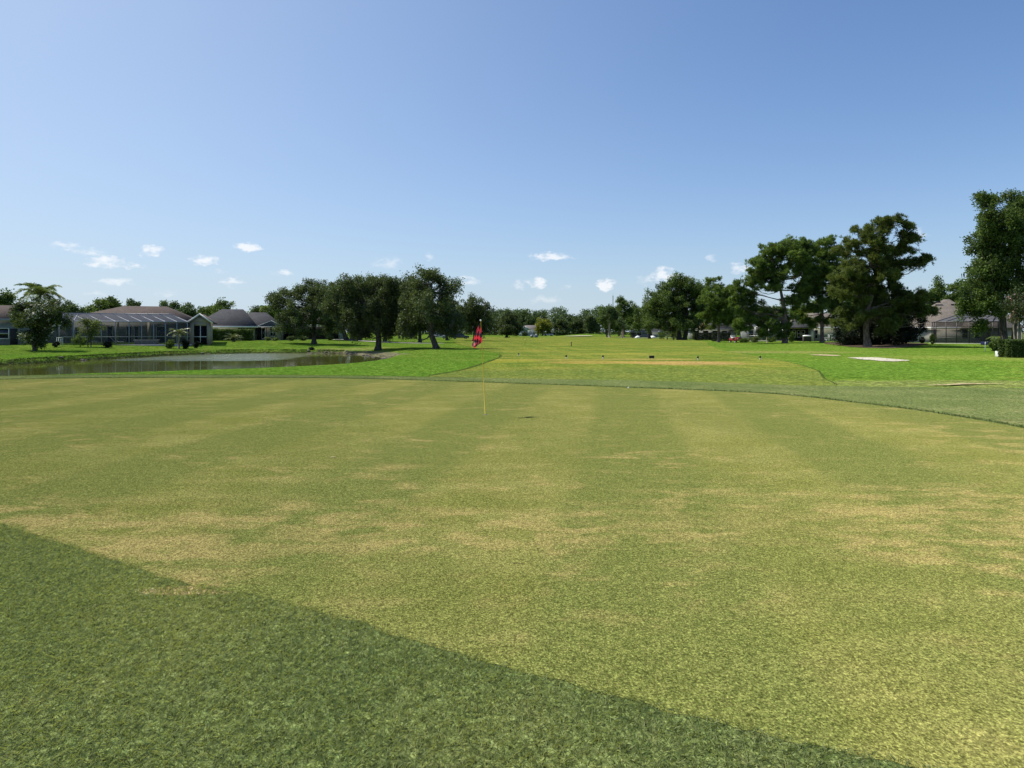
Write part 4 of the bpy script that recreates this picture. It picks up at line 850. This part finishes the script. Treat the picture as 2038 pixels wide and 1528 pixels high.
hr2, W, ze, rf, hp = house('brown roofed house with a beige corner pillar, seen between two pine trunks', 1566, 1690, 121, 11, 651, 623, 1592, 1650, 'stucco_green', 'roof_tan', th=-20)
h3x = hp
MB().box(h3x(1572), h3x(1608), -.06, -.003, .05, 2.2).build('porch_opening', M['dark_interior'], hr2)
for a in (1578, 1587, 1596): window(hr2, h3x(a), h3x(a+5), .7, 1.9, -.12, (1, 2))
window(hr2, h3x(1622), h3x(1627), .5, 1.9, 0)
MB().box(h3x(1611), h3x(1617), -3, -2.4, -.4, ze-.17).build('pillar', M['stucco_pale'], hr2)
rm = MB(); hip(rm, h3x(1566), h3x(1622), -3.4, 3, ze+.0, ze+1.3, h3x(1580), h3x(1600)); rm.build('porch_roof', M['roof_charcoal'], hr2)
hr3, W, ze, rf, hp = house('house with a slate blue roof behind the open crowned pine', 1478, 1560, 135, 11, 648, 622, 1505, 1540, 'stucco_grey', 'roof_charcoal', trim='grey_metal', th=-16)
for i in range(4): window(hr3, 1+i*1.9, 2+i*1.9, .7, 1.9, 0)
enclosure('grey screened porch behind the open crowned pine', [1490,1503,1516,1530,1545,1558], 124, 6, 650, 640, 'sheet_steel', 'screen_mesh', 'screen_roof_mesh', rails=(668,), top_inset=.2, th=-16)
hr4, W, ze, rf, hp = house('pale house with a peach gable, deep in shade behind the oaks', 1374, 1462, 156, 11, 654, 634, 1395, 1440, 'stucco_grey', 'roof_charcoal', trim='grey_metal', th=-12)  # grey wall and charcoal roof carry the tree shade in their colour
MB().solid([(1.6,-.9,ze-.1),(5.2,-.9,ze-.1),(3.4,-.9,ze+1.9)], (0,2,0)).build('gable', M['peach_stucco'], hr4)
for i in range(4): window(hr4, .8+i*2.1, 1.9+i*2.1, .6, 1.9, 0)
hr5, W, ze, rf, hp = house('low house behind the smaller oak, mostly hidden by shrubs', 1258, 1345, 205, 11, 660, 648, 1280, 1325, 'stucco_grey', 'roof_charcoal', trim='grey_metal', th=-8)
for i in range(3): window(hr5, 1.5+i*3.2, 2.8+i*3.2, .7, 1.9, 0)

# ------------------------------------------------------------------ flagstick, cup, ball
fx, fy = X(966, 15.02), 15.02; fz = H(fx, fy)+.0195
fs = thing('flagstick', 'thin yellow flagstick with a red and black checked flag, standing in the green', 'flagstick', (fx, fy, fz))
tilt = -.105; hh = 2.10
MB().tube([(0,0,-.08),(tilt*.5,0,hh*.5),(tilt,0,hh)], [.0085,.008,.0065], 8).build('pole', M['yellow_paint'], fs, smooth=True)
kn = MB(); kn.lathe([(.001,hh-.0),(.016,hh+.006),(.021,hh+.021),(.016,hh+.036),(.001,hh+.042)], 12, (tilt, 0)); kn.build('knob', M['white_plastic'], fs, smooth=True)
def flag_mat():
    m, t, out = base_mat('flag_cloth')
    uv = t.node('ShaderNodeAttribute', attribute_name='fu').outputs['Fac']; vv = t.node('ShaderNodeAttribute', attribute_name='fv').outputs['Fac']
    cu = t.math('MODULO', t.math('FLOOR', t.math('MULTIPLY', uv, 5.0)), 2.0); cv_ = t.math('MODULO', t.math('FLOOR', t.math('MULTIPLY', vv, 4.0)), 2.0)
    ck = t.math('ABSOLUTE', t.math('SUBTRACT', cu, cv_))
    c = t.mix(ck, (.012,.010,.012), (.62,.03,.05))
    d = t.node('ShaderNodeBsdfPrincipled', {'Base Color': c, 'Roughness': .6, 'Sheen Weight': .3}); tl = t.node('ShaderNodeBsdfTranslucent', {'Color': c})
    mx = t.node('ShaderNodeMixShader', {0: .5, 1: d.outputs[0], 2: tl.outputs[0]}); t.l.new(mx.outputs[0], out.inputs[0]); return m
nu, nv = 36, 20; V = []; fu = []; fv = []
k = 15.02/F
def fpt(px, py): return np.array([(px-966)*k, 0, (828-py)*k])
A = fpt(957.4, 641.5); B = fpt(960.2, 683); Cc = fpt(941.5, 688); Dd = fpt(946.5, 694.5)
for j in range(nv+1):
    for i in range(nu+1):
        u, v = i/nu, j/nv
        p = (A*(1-u)+Cc*u)*(1-v)+(B*(1-u)+Dd*u)*v
        fold = math.sin(u*9+v*5.5)*.075*u**.6+math.sin(u*17-v*4)*.02*u-.27*u
        p = p+np.array([math.sin(v*9+u*4)*.013*u, fold*1.0-.03*u, -.03*math.sin(math.pi*v)*u])
        p = p-np.array([.035*math.sin(math.pi*min(1, u*1.1))*(1-v), 0, 0]); V.append(p); fu.append(u); fv.append(v)
ii = (np.arange(nv)[:, None]*(nu+1)+np.arange(nu)[None]).ravel()
mesh_obj('flag', V, np.stack([ii, ii+1, ii+nu+2, ii+nu+1], 1), flag_mat(), fs, smooth=True, attrs={'fu': np.array(fu), 'fv': np.array(fv)})
cup = MB(); n = 24
for i in range(n):
    a, b = 2*math.pi*i/n, 2*math.pi*(i+1)/n; ro, ri = .060, .054
    cup.poly([(ro*math.cos(a), ro*math.sin(a), .0), (ro*math.cos(b), ro*math.sin(b), .0), (ri*math.cos(b), ri*math.sin(b), .004), (ri*math.cos(a), ri*math.sin(a), .004)])
co_ = thing('golf_hole', 'small round hole at the foot of the yellow flagstick', 'golf hole', (fx, fy, fz+.003))
cup.build('rim', M['stucco_beige'], co_)
MB().lathe([(.053,.0015),(.053,.003)], 24).build('cup', M['dark_interior'], co_)
bx_, by_ = X(1250.5, 22.0), 22.0
bl = MB(); bl.lathe([(.026*math.sin(math.pi*i/12)+.0001, .026-.026*math.cos(math.pi*i/12)) for i in range(13)], 20)
ob = bl.build('golf_ball', M['white_plastic'], None, smooth=True); ob.location = (bx_, by_, H(bx_, by_)+.0195); tag(ob, 'white golf ball lying on the far edge of the green', 'golf ball')
lf_ = MB()
lf_.solid([(-.05,0,0),(-.02,.018,.006),(.03,.016,.004),(.06,0,.002),(.02,-.016,.006),(-.03,-.014,.004)], (0,0,.002)); lo = lf_.build('fallen_leaf', M['dry_leaf']); xx, yy = X(662, 9.97), 9.97
lo.location = (xx, yy, H(xx, yy)+.021); tag(lo, 'pale dry leaf lying on the green left of the flagstick', 'leaf')
tw = MB().tube([(0,0,0),(.03,.01,.006),(.07,-.005,.002),(.09,.0,.004)], [.0022,.002,.0018,.0012], 5).build('twig', M['wood_weathered']); xx, yy = X(1022, 5.4), 5.4; tw.location = (xx, yy, H(xx, yy)+.021); tag(tw, 'tiny curved twig lying on the green near the camera', 'twig')

# ------------------------------------------------------------------ markers on the practice ground
def marker(label, px, D, hgt=.26, w=.045, group='row of low tee markers'):
    x = X(px, D); r_ = thing('tee_marker', label, 'tee marker', (x, D, H(x, D)+.02), group=group)
    MB().lathe([(w, 0),(w, hgt*.5),(w*.9, hgt*.52)], 10).build('stake', M['white_plastic'], r_, smooth=False)
    MB().lathe([(w*1.25, hgt*.52),(w*1.3, hgt*.95),(w*.7, hgt*1.05)], 10).build('cap', M['black_plastic'], r_)
    return r_
marker('white stake with a black cap, second from the left in the marker row', 1127, 46.5)
marker('white stake with a black cap, left of the black box', 1200, 46.3)
marker('white stake with a black cap on the brown patch, right of the box', 1389, 44.6)
marker('white stake with a black cap at the right end of the marker row', 1513, 45)
marker('small dark stake at the left end of the row, on the fairway edge', 1032, 53, .2)
x = X(1297, 46.4); bb = thing('tee_box_sign', 'low black box sign standing at the edge of the bare brown patch', 'sign', (x, 46.4, H(x, 46.4)+.02))
MB().box(-.17,.17,-.09,.09,.07,.25).build('panel', M['black_plastic'], bb, bevel=.015); MB().box(-.12,-.09,-.02,.02,0,.07).box(.09,.12,-.02,.02,0,.07).build('feet', M['white_plastic'], bb)
def stake(name, label, px, D, hgt, mat, w=.05, capm=None):
    x = X(px, D); r_ = thing(name, label, 'stake', (x, D, H(x, D)+.02)); MB().lathe([(w, 0),(w, hgt*.93),(w*.4, hgt)], 8).build('post', M[mat], r_)
    if capm: MB().lathe([(w*1.3, hgt*.72),(w*1.3, hgt*.78)], 8).build('band', M[capm], r_)
stake('hazard_stake', 'brown wooden stake standing alone in the middle of the fairway', 1137, 86, .62, 'wood_weathered', .06, 'black_plastic')
stake('hazard_stake', 'thin yellow stake on the fairway, before the far house', 1045, 108, .75, 'yellow_paint', .05, 'white_plastic')
stake('sapling_stake', 'pale stake in the shaded lawn before the dark screened enclosure', 1961, 60, .95, 'planter_white', .03, 'wood_weathered')
stake('utility_pole', 'plain pale timber pole between the smaller oak and the broad rounded oak', 1328, 158, 5.6, 'wood_weathered', .14, 'sheet_steel')
# sapling under the open crowned pine
tree('sapling', 'pale stemmed sapling left of the open crowned pine trunk', 1527, 108, [(1524,645,9,7),(1532,650,7,6)], leaf='pine_needle', bark='pale_bark', dens=120, trunk_r=.09, seed=81, cat='tree', csize=.3)

# ------------------------------------------------------------------ vehicles and furniture
def wheel(parent, x, y, r_, w_=.2):
    m = MB()
    ring = [(x, y-w_/2, r_), (x, y+w_/2, r_)]; m.tube(ring, r_, 18); t_ = m.build('wheel', M['rubber'], parent)
    MB().tube([(x, y-w_/2-.012, r_), (x, y+w_/2+.012, r_)], r_*.58, 14).build('rim', M['sheet_steel'], t_)
def golf_cart(label, px, D, rot, paint, roofm):
    x = X(px, D); c = thing('golf_cart', label, 'golf cart', (x, D, H(x, D)+.01), rot)
    b = MB(); b.solid([(-1.15,-.55,.3),(1.1,-.55,.3),(1.2,-.55,.55),(1.05,-.55,.85),(.7,-.55,.95),(.55,-.55,.5),(-.15,-.55,.45),(-.2,-.55,.72),(-1.0,-.55,.78),(-1.2,-.55,.6)], (0,1.1,0)); b.build('body', M[paint], c, bevel=.04)
    s = MB(); s.box(-.65,-.05,-.5,.5,.75,.88); s.box(-.78,-.64,-.5,.5,.88,1.25); s.build('seat', M['white_plastic'], c, bevel=.03)
    for xx in (-.85, .78):
        for yy in (-.5, .5): MB().tube([(xx, yy, .8),(xx*.82, yy*.95, 1.82)], .02, 6).build('roof_post', M['black_plastic'], c)
    MB().box(-1.0,.95,-.58,.58,1.82,1.90).build('roof', M[roofm], c, bevel=.03)
    MB().poly([(.80,-.48,.95),(.80,.48,.95),(.66,.46,1.8),(.66,-.46,1.8)]).build('windshield', M['windshield'], c)
    sw = MB().tube([(.55,-.2,.9),(.35,-.2,1.15)], .018, 6); sw.tube([(.35+.17*math.cos(a)*.5, -.2+.17*math.sin(a), 1.15+.17*math.cos(a)*.8) for a in np.linspace(0, 2*math.pi, 13)], .014, 5, cap=False); sw.build('steering_wheel', M['black_plastic'], c)
    MB().box(-1.35,-1.0,-.42,.42,.45,.9).build('bag_well', M['black_plastic'], c)
    for xx in (-.75, .78):
        for yy in (-.52, .52): wheel(c, xx, yy, .23)
    for yy in (-.35, .35): MB().box(1.12,1.215,yy-.08,yy+.08,.55,.66).build('headlight', M['white_plastic'], c)
    return c
golf_cart('red golf cart with a dark roof parked in the shade right of the hedges', 1464, 114.5, R(-75), 'red_paint', 'black_plastic')
golf_cart('far pale golf cart with a white roof on the lawn before the far house', 1063, 212, R(200), 'sheet_steel', 'white_plastic')
def car(label, px, D, rot, paint, van=0):
    x = X(px, D); c = thing('parked_car', label, 'car', (x, D, H(x, D)), rot, 'cars parked beyond the oaks')
    lo = [(-2.2,.30),(2.2,.30),(2.28,.55),(2.2,.82),(1.25,.95),(-2.05,1.0),(-2.25,.8)]
    b = MB(); b.solid([(a, -.88, z) for a, z in lo], (0,1.76,0)); b.build('body', M[paint], c, bevel=.06)
    up = [(-1.95,.98),(1.15,.95),(.45,1.45+van),(-1.45,1.48+van)]; g = MB(); bq = []
    for y_, s_ in ((-.80, 1), (.80, 1)): pass
    n0 = [(a, -.80 if z < 1 else -.66, z) for a, z in up]; n1 = [(a, .80 if z < 1 else .66, z) for a, z in up]
    g.poly(n0); g.poly(n1[::-1]); 
    for i in range(1, 4): j = (i+1)%4; g.poly([n0[i], n0[j], n1[j], n1[i]])
    g.build('cabin_glass', M['glass'], c)
    MB().box(-1.5,.5,-.67,.67,1.44+van,1.51+van).build('roof', M[paint], c, bevel=.02)
    for a in (-.5,): MB().box(a-.05,a+.05,-.78,.78,.97,1.46+van).build('door_pillar', M[paint], c)
    for xx in (-1.4, 1.4):
        for yy in (-.8, .8): wheel(c, xx, yy, .33, .22)
    for yy in (-.6, .6): MB().box(2.18,2.26,yy-.16,yy+.16,.62,.76).build('headlight', M['white_plastic'], c)
    return c
car('dark parked car under the oaks, left of the flag', 916, 172, R(8), 'car_dark'); car('pale parked car left of the dark one under the oaks', 873, 178, R(4), 'car_pale', .15)
car('far pale car parked at the left foot of the far mound', 1092, 300, R(160), 'car_pale', .2)
car('dark car parked near the far pale one', 1103, 304, R(20), 'car_dark')
def chair(label, x, y, z, rot, mat, lounge=False):
    c = thing('patio_chair', label, 'chair', (x, y, z), rot, 'white patio chairs')
    L = 1.1 if lounge else .5
    MB().box(-.27,.27,-L/2,L/2,.38,.42).build('seat', M[mat], c, bevel=.01)
    MB().solid([(-.27,L/2,.40),(.27,L/2,.40),(.27,L/2+.2,.95),(-.27,L/2+.2,.95)], (0,.035,.0)).build('backrest', M[mat], c)
    for sx in (-.24, .24):
        for sy in (-L/2+.04, L/2-.04): MB().box(sx-.02,sx+.02,sy-.02,sy+.02,0,.379).build('leg', M[mat], c)
        MB().box(sx-.025,sx+.025,-L/2,L/2,.62,.65).build('armrest', M[mat], c)
    return c
D = 112; c1 = chair('white patio chair left of the small white table, by the brown roofed house', X(1642, D), D, H(X(1642, D), D), R(20), 'white_plastic', True)
copy_thing(c1, (X(1662, D), D, H(X(1662, D), D)), 'white patio chair in front of the dark evergreen shrub', R(-15))
def table(label, x, y, z, w_, h_, mat, d_=.5):
    c = thing('patio_table', label, 'table', (x, y, z)); MB().box(-w_/2,w_/2,-d_/2,d_/2,h_-.04,h_).build('tabletop', M[mat], c, bevel=.01)
    for sx in (-1, 1):
        for sy in (-1, 1): MB().box(sx*(w_/2-.05)-.02,sx*(w_/2-.05)+.02,sy*(d_/2-.05)-.02,sy*(d_/2-.05)+.02,0,h_-.041).build('leg', M[mat], c)
table('tall white table between the two white patio chairs', X(1653, 113), 113, H(X(1653, 113), 113), .7, 1.2, 'white_plastic')
table('low white table inside the white framed enclosure', *cage_at(188, 1.5), .8, .45, 'white_plastic')
table('tall narrow white bench table beside the blossom dotted tree', X(119, 79.5), 79.5, H(X(119, 79.5), 79.5), .6, 1.0, 'white_metal', .4)
lc = thing('lounge_chair', 'dark reclining lounge chair with a white frame inside the white framed enclosure', 'chair', cage_at(236, 1.8), R(90))
MB().solid([(-.3,-.9,.35),(.3,-.9,.35),(.3,.3,.35),(-.3,.3,.35)], (0,0,.06)).solid([(-.3,.3,.36),(.3,.3,.36),(.3,.9,.95),(-.3,.9,.95)], (0,.05,.03)).build('cushion', M['cover_dark'], lc)
MB().tube([(-.32,-.9,.36),(-.32,.3,.37),(-.32,.95,1.0)], .03, 6).tube([(.32,-.9,.36),(.32,.3,.37),(.32,.95,1.0)], .03, 6).build('frame', M['white_metal'], lc)
for sx in (-.3, .3):
    for sy in (-.75, .25): MB().box(sx-.02,sx+.02,sy-.02,sy+.02,0,.35).build('leg', M['white_metal'], lc)
spa = thing('hot_tub', 'low white edged hot tub inside the white framed enclosure', 'hot tub', cage_at(292, 2.2), R(20))
MB().box(-1.3,1.3,-.9,.9,0,.5).build('cabinet', M['stucco_pale'], spa, bevel=.03); MB().box(-1.38,1.38,-.98,.98,.501,.6).build('rim', M['white_plastic'], spa, bevel=.03); MB().box(-1.1,1.1,-.7,.7,.601,.62).build('cover', M['cover_dark'], spa)
gr = thing('covered_grill', 'dark covered grill with a pale rounded lid beside the beige corner pillar', 'grill', (X(1606, 113), 113, H(X(1606, 113), 113)))
MB().box(-.65,.65,-.3,.3,.05,.85).build('cabinet', M['cover_dark'], gr, bevel=.02); gl = MB(); gl.solid([(-.62,-.3,.86),(-.62,.3,.86),(-.62,.26,1.02),(-.62,.12,1.1),(-.62,-.12,1.1),(-.62,-.26,1.02)], (1.24,0,0)); gl.build('lid', M['white_plastic'], gr)
for sx in (-.55, .55): MB().box(sx-.05,sx+.05,-.25,.25,0,.049).build('foot', M['rubber'], gr)
pl = thing('planter', 'white square planter at the left end of the clipped hedge', 'planter', (X(1988, 51), 51, H(X(1988, 51), 51)))
MB().solid([(-.17,-.17,0),(.17,-.17,0),(.17,.17,0),(-.17,.17,0)], (0,0,.42)).build('pot', M['planter_white'], pl, bevel=.015); MB().box(-.15,.15,-.15,.15,.42,.425).build('soil', M['dark_interior'], pl)
pc = thing('pool_float', 'red float on a blue pool cover beside the dark screened enclosure', 'pool float', (X(1980, 84), 84, H(X(1980, 89.5), 89.5)))
simple('pool_blue', (.012,.018,.07), .6); MB().box(-1.4,1.4,-.6,.6,0,.4).build('cover', M['pool_blue'], pc, bevel=.05)
MB().tube([(.2+.45*math.cos(a), .0+.35*math.sin(a), .52) for a in np.linspace(0, 2*math.pi, 17)], .11, 8, cap=False).build('ring', M['red_paint'], pc, smooth=True)
for i, (px, D, lb) in enumerate([(1269,186,'pale rounded boulder left of the smaller oak trunk'),(1299,184,'pale rounded boulder right of the smaller oak trunk')]):
    r_ = np.random.default_rng(i); m_ = MB(); m_.lathe([(.65,0),(.75,.25),(.62,.5),(.35,.7),(.08,.78)], 10); o = m_.build('boulder', M['planter_white'], None, smooth=True); vv = o.data.vertices
    for v in vv: v.co = v.co*(1+r_.uniform(-.12, .12)); v.co.x *= 1.1
    x = X(px, D); o.location = (x, D, H(x, D)-.05); tag(o, lb, 'boulder', 'pale boulders by the smaller oak')
# mast far away
ms = thing('radio_mast', 'thin lattice radio mast rising behind the far trees', 'mast', (X(1220, 620), 620, 0)); mm = MB(); zt = Z(588, 620)
for a in range(3):
    th = 2*math.pi*a/3; mm.tube([(.7*math.cos(th), .7*math.sin(th), 0), (.45*math.cos(th), .45*math.sin(th), zt)], .12, 5)
for j in range(16):
    z0, z1 = zt*j/16, zt*(j+1)/16; th = 2*math.pi*(j%3)/3; t2 = 2*math.pi*((j+1)%3)/3; mm.tube([(.6*math.cos(th), .6*math.sin(th), z0), (.6*math.cos(t2), .6*math.sin(t2), z1)], .06, 4)
mm.build('lattice', M['sheet_steel'], ms); MB().tube([(0,0,zt),(0,0,zt+2)], .06, 5).build('antenna', M['sheet_steel'], ms)
# shore rocks
r_ = np.random.default_rng(4); rk = MB()
for i in range(200):
    q = WATER[r_.integers(0, len(WATER))]+r_.normal(size=2)*.5
    a = i/260; q = None
    tt_ = r_.integers(0, len(WATER)); p0, p1 = WATER[tt_], WATER[(tt_+1)%len(WATER)]; u = r_.random(); q = p0+(p1-p0)*u+r_.normal(size=2)*.35
    if q[1] < 50 or (q[0] < -24 and r_.random() < .75): continue
    s_ = r_.uniform(.05, .19); z_ = max(-.7, H(q[0], q[1]))
    b = len(rk.v); n = 7
    for zz, rr in ((-.3, .8), (.1, 1.0), (.45, .75), (.62, .3)):
        for k_ in range(n): th = 2*math.pi*k_/n; w_ = rr*r_.uniform(.75, 1.15); rk.v.append((q[0]+s_*w_*math.cos(th)*1.4, q[1]+s_*w_*math.sin(th), z_+s_*zz))
    for j in range(3):
        for k_ in range(n): rk.f.append((b+j*n+k_, b+j*n+(k_+1)%n, b+(j+1)*n+(k_+1)%n, b+(j+1)*n+k_))
    rk.f.append(tuple(b+3*n+k_ for k_ in range(n)))
o = rk.build('shore_rocks', M['rock']); tag(o, 'loose stones and broken soil along the far shore of the pond', kind='stuff')
